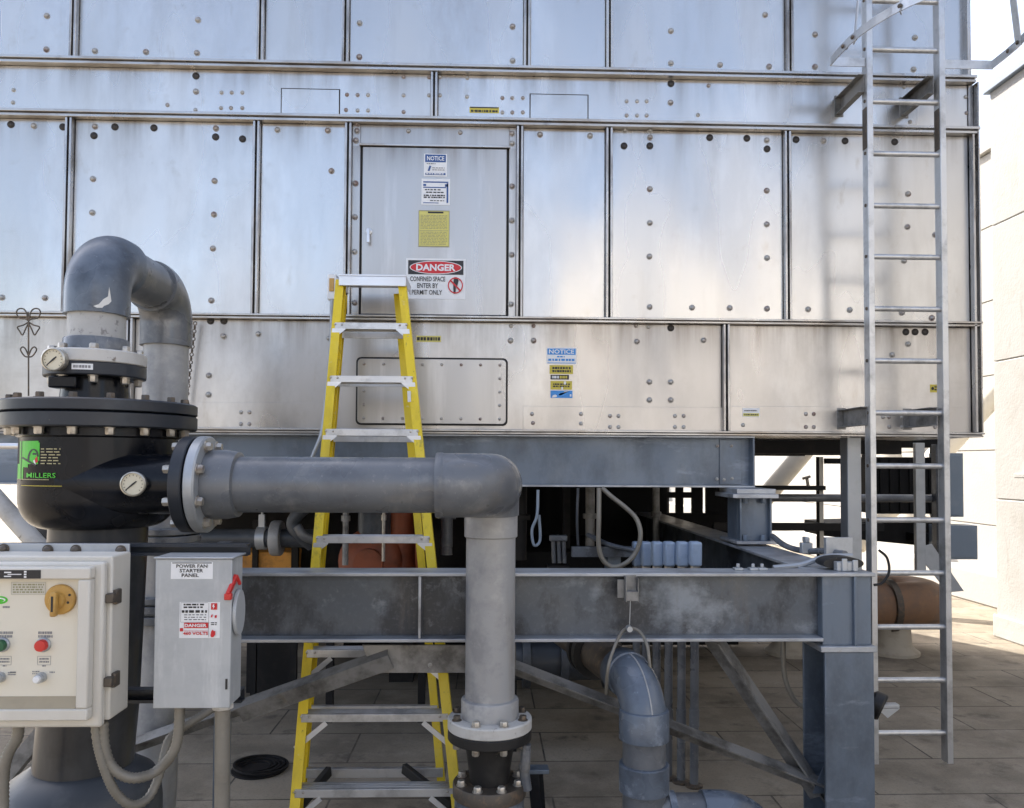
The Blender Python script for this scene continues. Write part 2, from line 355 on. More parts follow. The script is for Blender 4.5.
# ------------------------------------------------------------------ setting: roof deck and sky
def ground_mat():
    m = mat('roof pavers', (.24,.205,.16), .85, 0)
    N = m.node_tree.nodes; L = m.node_tree.links; b = N['Principled BSDF']
    geo = N.new('ShaderNodeNewGeometry')
    mp = N.new('ShaderNodeMapping'); mp.inputs['Location'].default_value = (.23,.30,0); L.new(geo.outputs['Position'], mp.inputs['Vector'])
    br = N.new('ShaderNodeTexBrick'); br.inputs['Scale'].default_value = 1; br.inputs['Brick Width'].default_value = 1.22
    br.inputs['Row Height'].default_value = .53; br.inputs['Mortar Size'].default_value = .0065; br.inputs['Mortar Smooth'].default_value = .25
    br.inputs['Color1'].default_value = (.335,.285,.215,1); br.inputs['Color2'].default_value = (.25,.21,.155,1); br.inputs['Mortar'].default_value = (.045,.038,.03,1)
    L.new(mp.outputs['Vector'], br.inputs['Vector'])
    def nz(s, det, lo, hi, amt, seed):
        q = N.new('ShaderNodeMapping'); q.inputs['Location'].default_value = (seed, seed*2, 0); L.new(geo.outputs['Position'], q.inputs['Vector'])
        t = N.new('ShaderNodeTexNoise'); t.inputs['Scale'].default_value = s; t.inputs['Detail'].default_value = det; t.inputs['Roughness'].default_value = .6
        L.new(q.outputs['Vector'], t.inputs['Vector'])
        r = N.new('ShaderNodeMapRange'); r.inputs[1].default_value = lo; r.inputs[2].default_value = hi; r.inputs[4].default_value = amt
        L.new(t.outputs['Fac'], r.inputs[0]); return r.outputs[0], t.outputs['Fac']
    cur = br.outputs['Color']
    for s, det, lo, hi, amt, col, sd in ((1.3,8,.40,.62,.75,(.12,.098,.070),1), (5,8,.5,.72,.5,(.36,.315,.25),4), (60,4,.5,.75,.45,(.10,.09,.075),7), (4,8,.58,.68,.7,(.075,.062,.048),9), (220,2,.55,.75,.5,(.40,.36,.30),13)):
        f, _ = nz(s, det, lo, hi, amt, sd)
        x = N.new('ShaderNodeMix'); x.data_type = 'RGBA'; x.inputs['B'].default_value = (*col, 1)
        L.new(f, x.inputs['Factor']); L.new(cur, x.inputs['A']); cur = x.outputs['Result']
    L.new(cur, b.inputs['Base Color'])
    _, f = nz(70, 5, 0, 1, 1, 5)
    b1 = N.new('ShaderNodeBump'); b1.inputs['Strength'].default_value = .25; b1.inputs['Distance'].default_value = .004; L.new(f, b1.inputs['Height'])
    b2 = N.new('ShaderNodeBump'); b2.inputs['Strength'].default_value = .8; b2.inputs['Distance'].default_value = .008; b2.invert = True
    L.new(br.outputs['Fac'], b2.inputs['Height']); L.new(b1.outputs[0], b2.inputs['Normal']); L.new(b2.outputs[0], b.inputs['Normal'])
    return m
g = MB().add([(-150,-150,0),(150,-150,0),(150,150,0),(-150,150,0)], [(0,1,2,3)]).build('roof_ground', ground_mat())
g['kind'] = 'structure'

w = bpy.data.worlds.new('World'); scene.world = w; w.use_nodes = True
SUN_EL, SUN_AZ = R(46), R(-30)              # azimuth from +Y, minus = towards -X
nt = w.node_tree; bg = nt.nodes['Background']; sky = nt.nodes.new('ShaderNodeTexSky'); sky.sky_type = 'NISHITA'
sky.sun_disc = False; sky.sun_elevation = SUN_EL; sky.sun_rotation = SUN_AZ; sky.dust_density = 3.0; sky.air_density = .8; sky.ozone_density = .7
hs_ = nt.nodes.new('ShaderNodeHueSaturation'); hs_.inputs['Saturation'].default_value = .78
nt.links.new(sky.outputs[0], hs_.inputs['Color']); nt.links.new(hs_.outputs[0], bg.inputs[0]); bg.inputs[1].default_value = .15
sl = bpy.data.lights.new('sun', 'SUN'); sl.energy = 3.5; sl.angle = R(.53); sl.color = (1, .94, .85)
so = bpy.data.objects.new('sun', sl); COL.objects.link(so)
sd = Vector((math.sin(SUN_AZ)*math.cos(SUN_EL), math.cos(SUN_AZ)*math.cos(SUN_EL), math.sin(SUN_EL)))
so.rotation_euler = sd.to_track_quat('Z', 'Y').to_euler(); so.location = sd * 30
scene.view_settings.view_transform = 'Standard'; scene.view_settings.look = 'None'
scene.view_settings.exposure = 1.65; scene.view_settings.gamma = 1
scene.render.engine = 'CYCLES'; scene.render.resolution_x = W; scene.render.resolution_y = H

# ------------------------------------------------------------------ cooling tower
WY = 5.0
def zz(u, v, Y): return at(u, v, Y).z
def xx(u, v, Y): return at(u, v, Y).x
zA1, zA0 = zz(500,64.5,4.94), zz(500,71,4.94)
zB1, zB0 = zz(500,117,4.94), zz(500,123.5,4.94)
zC1, zC0 = zz(500,316,4.94), zz(500,320.8,4.94)
zD1, zD0 = zz(500,429.5,4.94), zz(500,434,4.94)
XR = xx(976,250,5.0); XL = -4.6; ZT = 7.4
tower = thing('cooling_tower', 'large cooling tower of bolted stainless steel panels raised on a steel frame', 'cooling tower', (-.5, 6.5, 0))
# casing behind the panels (open underneath)
mb = MB(); mb.box(XL, XR, 5.05, 8.0, zD0+.001, ZT); mb.build('casing', M['stainless'], tower)
SEAM = {'top': [(76,20),(262,20),(346.5,20),(527,20),(609,20),(788,20)],
        'mid': [(70,200),(257,200),(348.5,200),(519.5,200),(608.5,200),(786,200)],
        'low': [(131.5,350),(725,380)], 'band': [(434.5,90)]}
ROW = {'top': (zA1, ZT), 'band': (zB1, zA0), 'mid': (zC1, zB0), 'low': (zD1, zC0)}
dx0, dx1 = xx(362,230,5), xx(506.5,230,5); dz1 = zz(434,148.5,5)
for row, (z0, z1) in ROW.items():
    xs = [XL] + [xx(u, v, 5) for u, v in SEAM[row]] + [XR - .065]
    if row == 'top': xs[-1] = xx(964,40,5)
    for i in range(len(xs) - 1):
        a, b = xs[i] + (.0235 if i else 0), xs[i+1] - (.0235 if i < len(xs)-2 else -.02)
        if row == 'mid' and i == 3: continue
        MB().box(a, b, 5.0, 5.03, z0 + .001, z1 - .001).build('wall_panel', M['stainless_low' if row == 'low' else 'stainless'], tower, bevel=.003)
    for i, x in enumerate(xs[1:-1]):                                  # standing seams: two upturned lips with a gap
        mb = MB(); zt = z1 - .002; zb = z0 + .002
        mb.box(x-.021, x-.006, 4.958, 5.035, zb, zt); mb.box(x+.006, x+.021, 4.958, 5.035, zb, zt)
        sm = mb.build('standing_seam', M['seam'], tower, bevel=.0025)
        MB().box(x-.0058, x+.0058, 4.985, 5.034, zb+.001, zt-.001).build('seam_gap', M['dark_gap'], sm)  # near-black strip painted in as the shade between the lips
# right hand corner
mb = MB(); mb.box(XR-.043, XR-.028, 4.952, 5.05, zD1+.002, zB0-.002); mb.box(XR-.010, XR, 4.945, 5.05, zD1+.002, zA0); mb.box(XR-.043, XR-.011, 4.99, 5.04, zD1+.002, zA0-.002)
mb.build('corner_post', M['seam'], tower, bevel=.002)
mb = MB(); xt = xx(964,40,5); mb.box(xt-.004, xt+.008, 4.955, 5.05, zA1+.001, ZT); mb.box(xt+.016, xt+.028, 4.97, 5.05, zA1+.001, ZT); mb.build('corner_post', M['seam'], tower, bevel=.002)
for z1, z0, xr in ((zA1,zA0,XR-.012), (zB1,zB0,XR+.004), (zC1,zC0,XR+.004), (zD1,zD0,XR+.006)):
    t = (z1 - z0)
    mb = MB(); mb.box(XL, xr, 4.940, 5.06, z1 - t*.42, z1); mb.box(XL, xr - .002, 4.952, 5.06, z0, z1 - t*.58); mb.box(XL, xr-.004, 4.966, 5.055, z1 - t*.585, z1 - t*.415)
    mb.build('ledge', M['ledge'], tower, bevel=.002)
# lap strip along the foot of the lower row
for u0, u1, v0, v1 in ((196,332,402,429),(523,722,406,430),(728,966,406,431)):
    a = at(u0,v0,5); b = at(u1,v1,5)
    MB().box(a.x, b.x, 4.9965, 5.0, zD1+.001, a.z).build('lap_strip', M['stainless_low'], tower, bevel=.0015)
# small cover plates in the band
for u0, v0, u1, v1 in ((281,88,340,116),(529.5,93.5,588.5,121)):
    a = at(u0,v0,5); b = at(u1,v1,5)
    MB().box(a.x, b.x, 4.999, 5.0, max(b.z, zB1)+.002, a.z).build('cover_gasket', M['dark_gap'], tower)
    MB().box(a.x+.007, b.x-.007, 4.994, 5.0, max(b.z, zB1)+.004, a.z-.007).build('cover_plate', M['stainless'], tower, bevel=.001)
# access door with its surround
fx0, fx1 = xx(348.5,200,5)+.022, xx(519.5,200,5)-.022
mb = MB(); mb.box(fx0, dx0-.014, 4.994, 5.03, zC1+.001, zB0-.001); mb.box(dx1+.014, fx1, 4.994, 5.03, zC1+.001, zB0-.001); mb.box(dx0-.0138, dx1+.0138, 4.9942, 5.03, dz1+.014, zB0-.0012)
mb.build('door_surround', M['door_steel'], tower, bevel=.002)
MB().box(dx0-.0135, dx1+.0135, 5.006, 5.03, zC1+.001, dz1+.0135).build('door_gasket', M['dark_gap'], tower)
door = MB().box(dx0, dx1, 4.988, 5.005, zC1+.012, dz1).build('access_door', M['door_steel'], tower, bevel=.004)
MB().box(dx0-.02, dx1+.02, 4.975, 4.993, dz1+.004, dz1+.018).build('drip_edge', M['ledge'], door, bevel=.002)
hc = at(368.5,231,4.97)
mb = MB(); mb.lathe((hc.x, 4.988, hc.z), (0,-1,0), [(.022,0),(.020,.01),(.012,.012),(.012,.03)], 16); mb.bar((hc.x,4.955,hc.z+.012), (hc.x+.002,4.95,hc.z-.078), .018, .012, (0,1,0))
mb.build('door_handle', M['alu'], door, bevel=.002)
# lower access hatch with dark rounded gasket
a = at(356.5,357,5); b = at(507.5,426,5)
def rrect(x0,x1,z0,z1,r,Y,n=5):
    o = []
    for cx, cz, t in ((x1-r,z1-r,0),(x0+r,z1-r,90),(x0+r,z0+r,180),(x1-r,z0+r,270)):
        for k in range(n+1):
            q = R(t+90*k/n); o.append((cx+r*math.cos(q), Y, cz+r*math.sin(q)))
    return o
MB().prism(rrect(a.x,b.x,b.z,a.z,.03,4.992), (0,.009,0)).build('hatch_gasket', M['dark_gap'], tower)
hatch = MB().prism(rrect(a.x+.011,b.x-.011,b.z+.011,a.z-.011,.025,4.984), (0,.016,0)).build('access_hatch', M['door_steel'], tower, bevel=.002)

ME = {}
ME['bolt'] = hexmesh(.0155, .013, M['bolt'], .0195, True)
ME['small_bolt'] = hexmesh(.0080, .007, M['bolt'], .0100, True)
ME['plug'] = hexmesh(.0175, .006, M['plug'], .0225, True)
bolts = """47,16 46.5,49.5 95,51 146,52 198,20 197,53 34,126 95,126.5 216,128.5 277.5,130 328,130.6 331.5,171 93,179 214.6,181 92.3,212.6 214,214.6
213,248.5 211.4,300.5 2,297.5 45,298 223.6,336 258.4,334 209,375.6 208.6,394.7 223.8,336.3 329.4,338.3 359.7,23.2 359.3,57 512.6,26.7 512.6,60.8 670.9,31 670.9,63.3
357,123.8 357,131 356,140.6 355.5,183.5 355,217 354.7,251.8 354.7,302.8 512,133.6 512,143.5 512,186.4 511.8,220.6 511.6,254.8 511,304.3 408.6,131.5 460.3,133
540,134.7 590,136 624.8,130.5 649.8,130.5 650,137.5 649.8,189.2 649.8,223 649.4,256.6 767,258 649.7,307 692,307.7 729.7,308 767,308.7 808,309.4
636.8,341.6 703.5,340.3 649.4,382 670.7,382 649.4,400 670.7,400 510.6,340.6 533.5,340.6 765,15 815,34.6 915,37.6 815,67 913.5,69.5 720,65 769,66.8
766.7,140.4 823.4,141 766.7,190.8 766.7,224.4 908,194 907.4,227 935,234.8 935.8,235 904,261 849.7,310 902,312.7 931.8,318 892,354.8 908,344 196,91.6 670.5,102.7"""
smalls = """13.7,90 13,102.5 167.5,105 195.5,110 221.5,92.6 231.7,92.6 242.3,92.6 221,108 231,108 242.3,108 347,94.7 346,110 259.7,319.5 280,319.5 241,412.3 249.4,412.3 241,424 249.4,424
403.6,77 403.6,95.3 429,77.5 440,77 429,95.3 440,95.3 467.3,78 467,96.7 357.6,95 368,95 357.6,110.5 368,110.5 403.6,112 502.4,98 512.3,98 522.8,98 502.4,112.5 512.3,112.5 522.8,112.5
626.6,101.3 637,101.3 646.6,101.3 626.6,115.5 637,115.5 646.6,115.5 698,115 636,326 648.4,327 610,416 618.5,416 610,427 618.5,427 675,416 683.6,416 675,427 683.6,427 532,414 533,423 581,414 581,423.6
805.8,414 813.7,414 805.8,427 813.7,427 743,425 708.5,85.7 697.8,115 904,87 965.5,97 966.5,113 910,122 889,427 902,427 883,417 889,417 902,417 511,326 533.5,326 910,427 935,427"""
plugs = """196,76 11,124.5 63,127 115,127 154,128 94,135.7 215.7,137 242.6,139 624,146 649.8,146 670.9,83.7 709.6,137.7 746.8,138.4 767,149 796,139.7 845,141 894.6,142 210.7,321 224,321 670.7,328 905.8,332 915,332 925,332"""
def pts(s): return [tuple(map(float, q.split(','))) for q in s.split()]
n = 0
for (u, v) in pts(bolts):
    if n >= 98: break
    y = 4.994 if (349 < u < 362 or 508 < u < 519) and 120 < v < 310 else 5.0
    inst(ME['bolt'], 'bolt', at(u, v, y), (random.uniform(-.05,.05), -1, random.uniform(-.05,.05)), tower); n += 1
mb = MB()
for (u, v) in pts(smalls):
    p = at(u, v, 4.997 if v > 405 else 5.0); mb.lathe(p, (0,-1,0), [(.0135,0),(.0135,.002),(.0105,.003),(.009,.008),(.004,.010)], 12)
mb.build('small_bolts', M['bolt'], tower)['kind'] = 'stuff'
for (u, v) in pts(plugs): inst(ME['plug'], 'hole_plug', at(u, v, 5.0), (0,-1,0), tower)
for k in range(8):
    for z in (a.z-.045, b.z+.042):
        inst(ME['small_bolt'], 'hatch_bolt', (a.x+.05+(b.x-a.x-.1)*k/7, 4.984, z), (0,-1,0), hatch)
for k in range(1, 4):
    for x in (a.x+.05, b.x-.05):
        inst(ME['small_bolt'], 'hatch_bolt', (x, 4.984, b.z+.042+(a.z-b.z-.087)*k/4), (0,-1,0), hatch)
# underside joists and hanger legs
for y in (5.9, 6.8, 7.7): MB().box(XL, XR-.05, y-.05, y+.05, zD0-.10, zD0).build('floor_joist', M['dark_metal'], tower)
def channel_leg(u0, u1, v0, v1, Y, d=.1, m='grey_light', base=None):
    p = at(u0, v0, Y); q = at(u1, v1, Y); mb = MB(); z1 = zD0 - .002; z0 = 0.0 if base is None else base
    mb.box(p.x, q.x, Y, Y+.008, z0, z1); mb.box(p.x, p.x+.008, Y+.0082, Y+d, z0, z1); mb.box(q.x-.008, q.x, Y+.0082, Y+d, z0, z1)
    return mb.build('support_leg', M[m], tower, bevel=.002)
channel_leg(847.5, 862, 440, 560, 5.12, .11)
leg2 = channel_leg(915.5, 926.5, 440, 600, 6.3, .04, base=zz(920,573,6.3))
MB().prism([at(u,v,6.345) for u, v in ((924,546),(932,544),(964,591),(948,592.5),(924,562))], (0,.012,0)).build('knee_plate', M['grey_light'], tower, bevel=.002)
channel_leg(936, 942, 440, 520, 6.8, .08, 'galv', base=zz(939,562,6.8))

# second cell added behind, sized to place the shadow edge on the deck
cell = thing('cooling_tower', 'second cooling tower cell added behind the front one, sized to cast shadow on the deck', 'cooling tower', (-.5, 10, 0))
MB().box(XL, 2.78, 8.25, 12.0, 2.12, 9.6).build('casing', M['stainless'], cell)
for x0, x1, z0 in ((XL,-2.752,0),(-2.1,-1.5,0),(-.948,1.12,0),(-2.75,-.95,.75)): MB().box(x0, x1, 8.4 if z0 == 0 else 8.51, 8.5 if z0 == 0 else 8.53, z0, 2.119).build('blocking_panel', M['sheet_black'], cell)  # added black sheets that block light under the tower
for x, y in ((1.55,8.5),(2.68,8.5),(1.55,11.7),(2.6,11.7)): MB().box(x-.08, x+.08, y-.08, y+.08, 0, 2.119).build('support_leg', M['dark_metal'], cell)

# ------------------------------------------------------------------ signs and stickers on the tower
def T(txt, x0, y0, x1, y1, b=.012): return (txt, x0, y0, x1, y1, b)
sign('danger_sign', 'white danger sign with red oval, CONFINED SPACE ENTER BY PERMIT ONLY, on the access door', 'sign', 406,258.5,465.5,299,4.9875, M['offwhite'], [
    ('rect','header_band',M['s_black'],[(.035,.60,.965,.95)]),
    ('ell','oval_border',M['offwhite'],[(.5,.775,.44,.165)]),
    ('ell','oval',M['s_red'],[(.5,.775,.425,.148)]),
    ('text','lettering',M['offwhite'],[T('DANGER',.17,.69,.83,.86,.035)]),
    ('text','lettering',M['s_black'],[T('CONFINED SPACE',.07,.43,.66,.55,.012),T('ENTER BY',.19,.265,.54,.385,.012),T('PERMIT ONLY',.10,.10,.61,.22,.012)]),
    ('poly','walking_figure',M['s_black'],[[(.80,.13),(.835,.13),(.84,.30),(.865,.33),(.885,.46),(.87,.50),(.85,.54),(.815,.54),(.80,.48),(.795,.3)]]),
    ('ring','prohibition_ring',M['s_red'],[(.832,.335,.128,.20,.85)]),
    ('poly','prohibition_bar',M['s_red'],[[(.74,.44),(.76,.47),(.93,.21),(.91,.18)]])])
sign('notice_sign', 'small blue and white NOTICE sign topmost on the access door', 'sign', 424,154,447,176.5,4.9875, M['offwhite'], [
    ('rect','header_band',M['s_navy'],[(.05,.63,.95,.97),(.06,.06,.94,.15)]),
    ('text','lettering',M['offwhite'],[T('NOTICE',.13,.70,.88,.90,.02)]),
    ('rect','print',M['s_grey'],scribble(1,.12,.5,.52,.6)+scribble(2,.36,.9,.24,.42,.4)),
    ('poly','pen_mark',M['s_navy'],[[(.16,.24),(.24,.22),(.32,.45),(.24,.47)]]),
    ('rect','print',M['offwhite'],scribble(1,.1,.9,.08,.13,.9))])
sign('notice_sign', 'white sign with blue border and lines of print, second from top on the access door', 'sign', 421.5,179,450,205,4.9875, M['offwhite'], [
    ('rect','border',M['s_navy'],[(.06,.85,.94,.90),(.06,.65,.86,.69),(.88,.08,.94,.84),(.06,.06,.6,.09),(.06,.72,.16,.80),(.82,.70,.94,.80)]),
    ('rect','print',M['s_black'],scribble(1,.12,.7,.54,.62)+scribble(1,.16,.82,.44,.52)+scribble(2,.08,.82,.25,.4,.7)+scribble(1,.3,.8,.12,.2,.4))])
sign('information_plate', 'faded yellow notice plate covered in small print, below the two white signs on the door', 'sign', 418.5,210.5,449.5,247,4.9875, M['s_yellow'], [
    ('rect','border',M['s_olive'],[(0,.0,1,.025),(0,.975,1,1),(0,.03,.02,.97),(.98,.03,1,.97),(.04,.44,.96,.452)]),
    ('rect','header_band',M['s_black'],[(.30,.92,.80,.965)]),
    ('rect','print',M['s_olive'],scribble(10,.07,.92,.48,.88,.35)+scribble(9,.07,.92,.05,.42,.35))])
sign('notice_sticker', 'blue and white NOTICE sticker heading the sticker column on the lower panel', 'sticker', 546.5,347.5,576.5,364,4.9995, M['offwhite'], [
    ('rect','border',M['s_blue'],[(.03,.56,.97,.93),(.03,.04,.97,.08)]),
    ('text','lettering',M['offwhite'],[T('NOTICE',.08,.62,.92,.88,.02)]),
    ('rect','print',M['s_blue'],scribble(1,.06,.94,.18,.32,.9)+scribble(1,.35,.6,.38,.5,.7))], t=.0012)
sign('warning_sticker', 'yellow warning sticker just below the blue NOTICE sticker', 'sticker', 549.5,365.2,573,374,4.9995, M['s_gold'], [
    ('rect','print',M['s_black'],scribble(2,.12,.9,.15,.85,.7))], t=.0012)
sign('warning_sticker', 'dark weathered sticker with worn white letters, third in the sticker column', 'sticker', 550.5,374.8,569,379.5,4.9995, M['s_black'], [
    ('rect','print',M['offwhite'],scribble(1,.08,.45,.2,.8,.9)), ('rect','print',M['s_gold'],scribble(1,.5,.9,.2,.8,.9))], t=.0012)
sign('warning_sticker', 'yellow warning sticker just above the blue picture sticker', 'sticker', 550.5,381,572,389.6,4.9995, M['s_gold'], [
    ('rect','print',M['s_black'],scribble(2,.12,.9,.25,.75,.7)), ('rect','tape',M['offwhite'],[(.5,.0,.58,.3),(.62,.6,.72,.95)])], t=.0012)
sign('picture_sticker', 'bright blue sticker with white shapes at the foot of the sticker column', 'sticker', 550.5,390.5,572.5,398,4.9995, M['s_blue'], [
    ('poly','white_shape',M['offwhite'],[[(.06,.05),(.1,.35),(.22,.45),(.3,.3),(.26,.1)],[(.36,.35),(.42,.6),(.6,.6),(.85,.95),(.62,.85),(.5,.4)],[(.88,.2),(.95,.2),(.95,.5),(.88,.5)]])], t=.0012)
sign('label_strip', 'narrow yellow label strip on the upper band, above the access door', 'label', 469.5,107,499,113,4.9995, M['s_gold'], [
    ('rect','print',M['s_black'],[(.02,.78,.98,.98)]+scribble(1,.05,.95,.1,.5,.9))], t=.0012)
sign('label_strip', 'small worn yellow label on the lower panel, right of the stepladder', 'label', 416.5,335.8,441,342,4.9995, M['s_yellow'], [
    ('rect','print',M['s_black'],scribble(1,.02,.98,.2,.8,.9))], t=.0012)
sign('label_strip', 'small white and yellow label near the bottom edge, left of the fixed ladder', 'label', 742.5,408,759.5,417,4.9955, M['offwhite'], [
    ('rect','yellow_foot',M['s_yellow'],[(.03,.08,.97,.42)]), ('rect','print',M['s_black'],scribble(1,.1,.9,.15,.36,.7)+scribble(1,.1,.9,.6,.8,.6))], t=.0012)
sign('label_strip', 'small bright yellow label seen between the fixed ladder rails', 'label', 930,384.5,942.5,392.5,4.9995, M['s_gold'], [
    ('rect','print',M['s_black'],scribble(2,.35,.92,.2,.85,.6)), ('ell','symbol',M['s_black'],[(.2,.5,.11,.2)])], t=.0012)

# junction box with conduit running down the panel
a = at(328,274,4.93); b = at(336.5,300,4.93)
jb = thing('junction_box', 'small pale junction box on the wall behind the top of the stepladder', 'junction box', ((a.x+b.x)/2, 4.95, b.z))
MB().box(a.x, b.x, 4.915, 4.999, b.z, a.z).build('box', M['offwhite'], jb, bevel=.006)
MB().box(a.x+.012, b.x-.012, 4.908, 4.916, b.z+.05, a.z-.03).build('socket', M['knob'], jb, bevel=.003)
MB().tube(spline([at(332,300,4.93), at(331,345,4.935), at(326,400,4.935), at(322,432,4.91), at(312,458,4.90), at(306,480,4.9)]), .013, 10).build('conduit', M['grey_light'], jb)

# frayed chain hanging by the rear pipe
mb = MB(); z = zz(196,322,4.9); x = xx(195,330,4.95); k = 0
while z > zz(192,402,4.9):
    mb.ring((x - .02*k/9, 4.95, z), (1,0,0) if k % 2 else (0,1,0), .008, .013, -.003, .003, 12); z -= .024; k += 1
tag(mb.build('chain', M['hexdark'], None), 'thin rusty chain hanging down the panel beside the rear grey pipe', 'chain')
# ------------------------------------------------------------------ steel under the tower
# upper support beam
bx0 = XL; bx1 = xx(755,460,4.97); z1 = zD0 - .002; z0 = zz(700,487.5,4.97)
sb = thing('support_beam', 'upper blue grey steel I-beam running under the tower', 'steel beam', (0, 5.05, z0))
MB().box(bx0, bx1, 5.045, 5.06, z0+.0125, z1-.0125).build('web', M['galv2'], sb)
MB().box(bx0, bx1, 4.97, 5.13, z0, z0+.012).build('flange', M['galv_edge'], sb, bevel=.002)
MB().box(bx0, bx1, 4.97, 5.13, z1-.012, z1).build('flange', M['galv_edge'], sb, bevel=.002)
MB().box(bx1-.012, bx1, 4.972, 5.128, z0+.0125, z1-.0125).build('end_plate', M['galv2'], sb, bevel=.002)
xs_ = xx(735,460,5.04); MB().box(xs_-.10, xs_+.04, 5.036, 5.0445, z0+.02, z1-.02).build('splice_plate', M['galv2'], sb, bevel=.002)
for u, v in ((717.5,446),(731.5,446),(717,479),(724,479.5),(732,478.5)):
    inst(ME['small_bolt'], 'bolt', at(u, v, 5.035), (0,-1,0), sb)

# pedestal between the two levels
pzt = z0 - .001; pzb = zz(760,543,4.85)
a = xx(740,520,4.80); b = xx(772,520,4.80)
pd = thing('beam_pedestal', 'short H-section steel pedestal carrying the right end of the upper beam', 'pedestal', ((a+b)/2, 4.9, pzb))
MB().box(a-.03, b+.03, 4.77, 5.12, pzb, pzb+.018).build('base_plate', M['galv_edge'], pd, bevel=.002)
MB().box(a-.06, b+.02, 4.74, 5.12, pzt-.055, pzt-.03).build('cap_plate', M['galv_edge'], pd, bevel=.002)
MB().box(a-.03, b+.01, 4.76, 5.12, pzt-.029, pzt).build('shim_plate', M['galv_edge'], pd, bevel=.002)
mb = MB(); mb.box(a, b, 4.84, 4.852, pzb+.0185, pzt-.0555); mb.box(a, a+.012, 4.80, 4.8395, pzb+.0185, pzt-.0555); mb.box(b-.012, b, 4.80, 4.8395, pzb+.0185, pzt-.0555)
mb.box(a, a+.012, 4.8525, 5.05, pzb+.0185, pzt-.0555); mb.box(b-.012, b, 4.8525, 5.05, pzb+.0185, pzt-.0555)
mb.build('column', M['galv2'], pd, bevel=.002)
hx = hexmesh(.018, .03, M['galv2'], .022)
for u in (745.5, 763.5): inst(hx, 'bolt', (xx(u,500,4.80), 4.80, pzt-.0552), (0,0,-1), pd)
for u in (745.5, 763.5): inst(hx, 'bolt', (xx(u,540,4.80), 4.80, pzb+.019), (0,0,1), pd)

# platform frame in front: main beam, right post, side beam, braces
FY = 3.6
fz1 = zz(560,573,FY); fz0 = zz(560,642.3,FY); fxl = xx(206,600,FY); pxa = xx(824.5,610,FY); pxb = xx(873.5,610,FY)
fr_ = thing('platform_frame', 'weathered galvanised steel platform frame of I-beams, post and angle braces', 'steel frame', (pxa, FY+.15, 0))
beam = MB().box(fxl, pxa-.001, FY+.075, FY+.088, fz0+.0165, fz1-.0165).build('beam_web', M['galv'], fr_)
MB().box(fxl, pxb+.012, FY, FY+.17, fz1-.016, fz1).build('beam_flange', M['galv_edge'], fr_, bevel=.003)
MB().box(fxl, pxa-.004, FY, FY+.17, fz0, fz0+.016).build('beam_flange', M['galv_edge'], fr_, bevel=.003)
xst = xx(419.5,610,FY); MB().box(xst-.006, xst+.006, FY+.004, FY+.0745, fz0+.0165, fz1-.0165).build('stiffener', M['galv_edge'], fr_, bevel=.0015)
# post head
mb = MB(); mb.box(pxa, pxb, FY+.022, FY+.036, fz0-.02, fz1-.0165); xm = xx(856,610,FY); mb.box(xm-.006, xm+.006, FY+.002, FY+.0215, fz0-.02, fz1-.0165)
mb.box(pxb-.013, pxb, FY+.0365, FY+.24, fz0-.02, fz1-.0165); mb.box(pxa, pxa+.013, FY+.0365, FY+.24, fz0-.02, fz1-.0165)
mb.build('post_head', M['galv2'], fr_, bevel=.002)
MB().box(pxa-.02, pxb+.012, FY-.008, FY+.28, fz0-.047, fz0-.0205).build('bearing_plate', M['galv_edge'], fr_, bevel=.003)
mb = MB(); mb.box(pxa, pxb, FY, FY+.016, .02, fz0-.0475); mb.box(pxa+.0, pxb, FY+.245, FY+.26, .02, fz0-.0475); mb.box((pxa+pxb)/2-.006, (pxa+pxb)/2+.006, FY+.0165, FY+.2445, .02, fz0-.0475)
mb.build('post', M['galv2'], fr_, bevel=.003)
MB().box(pxa-.08, pxb+.08, FY-.08, FY+.34, 0, .0195).build('post_base', M['galv_edge'], fr_, bevel=.003)
# side beam running back to the pedestal
sx = (pxa+pxb)/2 - .02
mb = MB(); mb.box(sx-.006, sx+.006, FY+.2405, 8.4, fz0+.0165, fz1-.0185); mb.build('side_beam_web', M['galv'], fr_)
MB().box(sx-.12, sx+.10, FY+.175, 8.4, fz1-.018, fz1-.002).build('side_beam_flange', M['galv_edge'], fr_, bevel=.003)
MB().box(sx-.12, sx+.10, FY+.285, 8.4, fz0, fz0+.016).build('side_beam_flange', M['galv_edge'], fr_, bevel=.003)
# left return beam and rear beam, rear post
xq = xx(222,760,FY+.12); MB().box(xq-.03, xq+.03, FY+.09, FY+.15, 0, fz0-.001).build('post', M['galv2'], fr_)
# gusset and braces
p = [at(362,645,FY+.10), at(516,645,FY+.10), at(516,673,FY+.10), at(372,673,FY+.10)]
gus = MB().prism([(q.x, FY+.10, min(q.z, fz0-.001)) for q in p], (0,.012,0)).build('gusset_plate', M['brace'], fr_, bevel=.002)
for u, v in ((377,667),(430,665),(500,667)): inst(ME['small_bolt'], 'bolt', at(u, v, FY+.10), (0,-1,0), gus)
def brace(p0, p1, flip=1, w=.066):
    mb = MB(); mb.angle(p0, p1, w, w, .008, (0,-.35,1), flip); mb.build('brace', M['brace'], fr_)
brace(at(238,705,FY+.085), at(388,652,FY+.085)); brace(at(500,659,FY+.13), at(868,800,FY+.13), -1)
brace(at(720,640,FY+.145)+Vector((0,.01,0)), at(828,800,FY+.145)+Vector((0,.01,0)), -1, .085)
brace(at(238,705,FY+.085), at(120,747,FY+.085))
a = at(824,770,FY+.13); MB().prism([(a.x-.06,FY+.11,a.z-.1),(a.x+.05,FY+.11,a.z-.1),(a.x+.05,FY+.11,a.z+.02),(a.x-.01,FY+.11,a.z+.02)], (0,.01,0)).build('gusset_plate', M['galv2'], fr_)

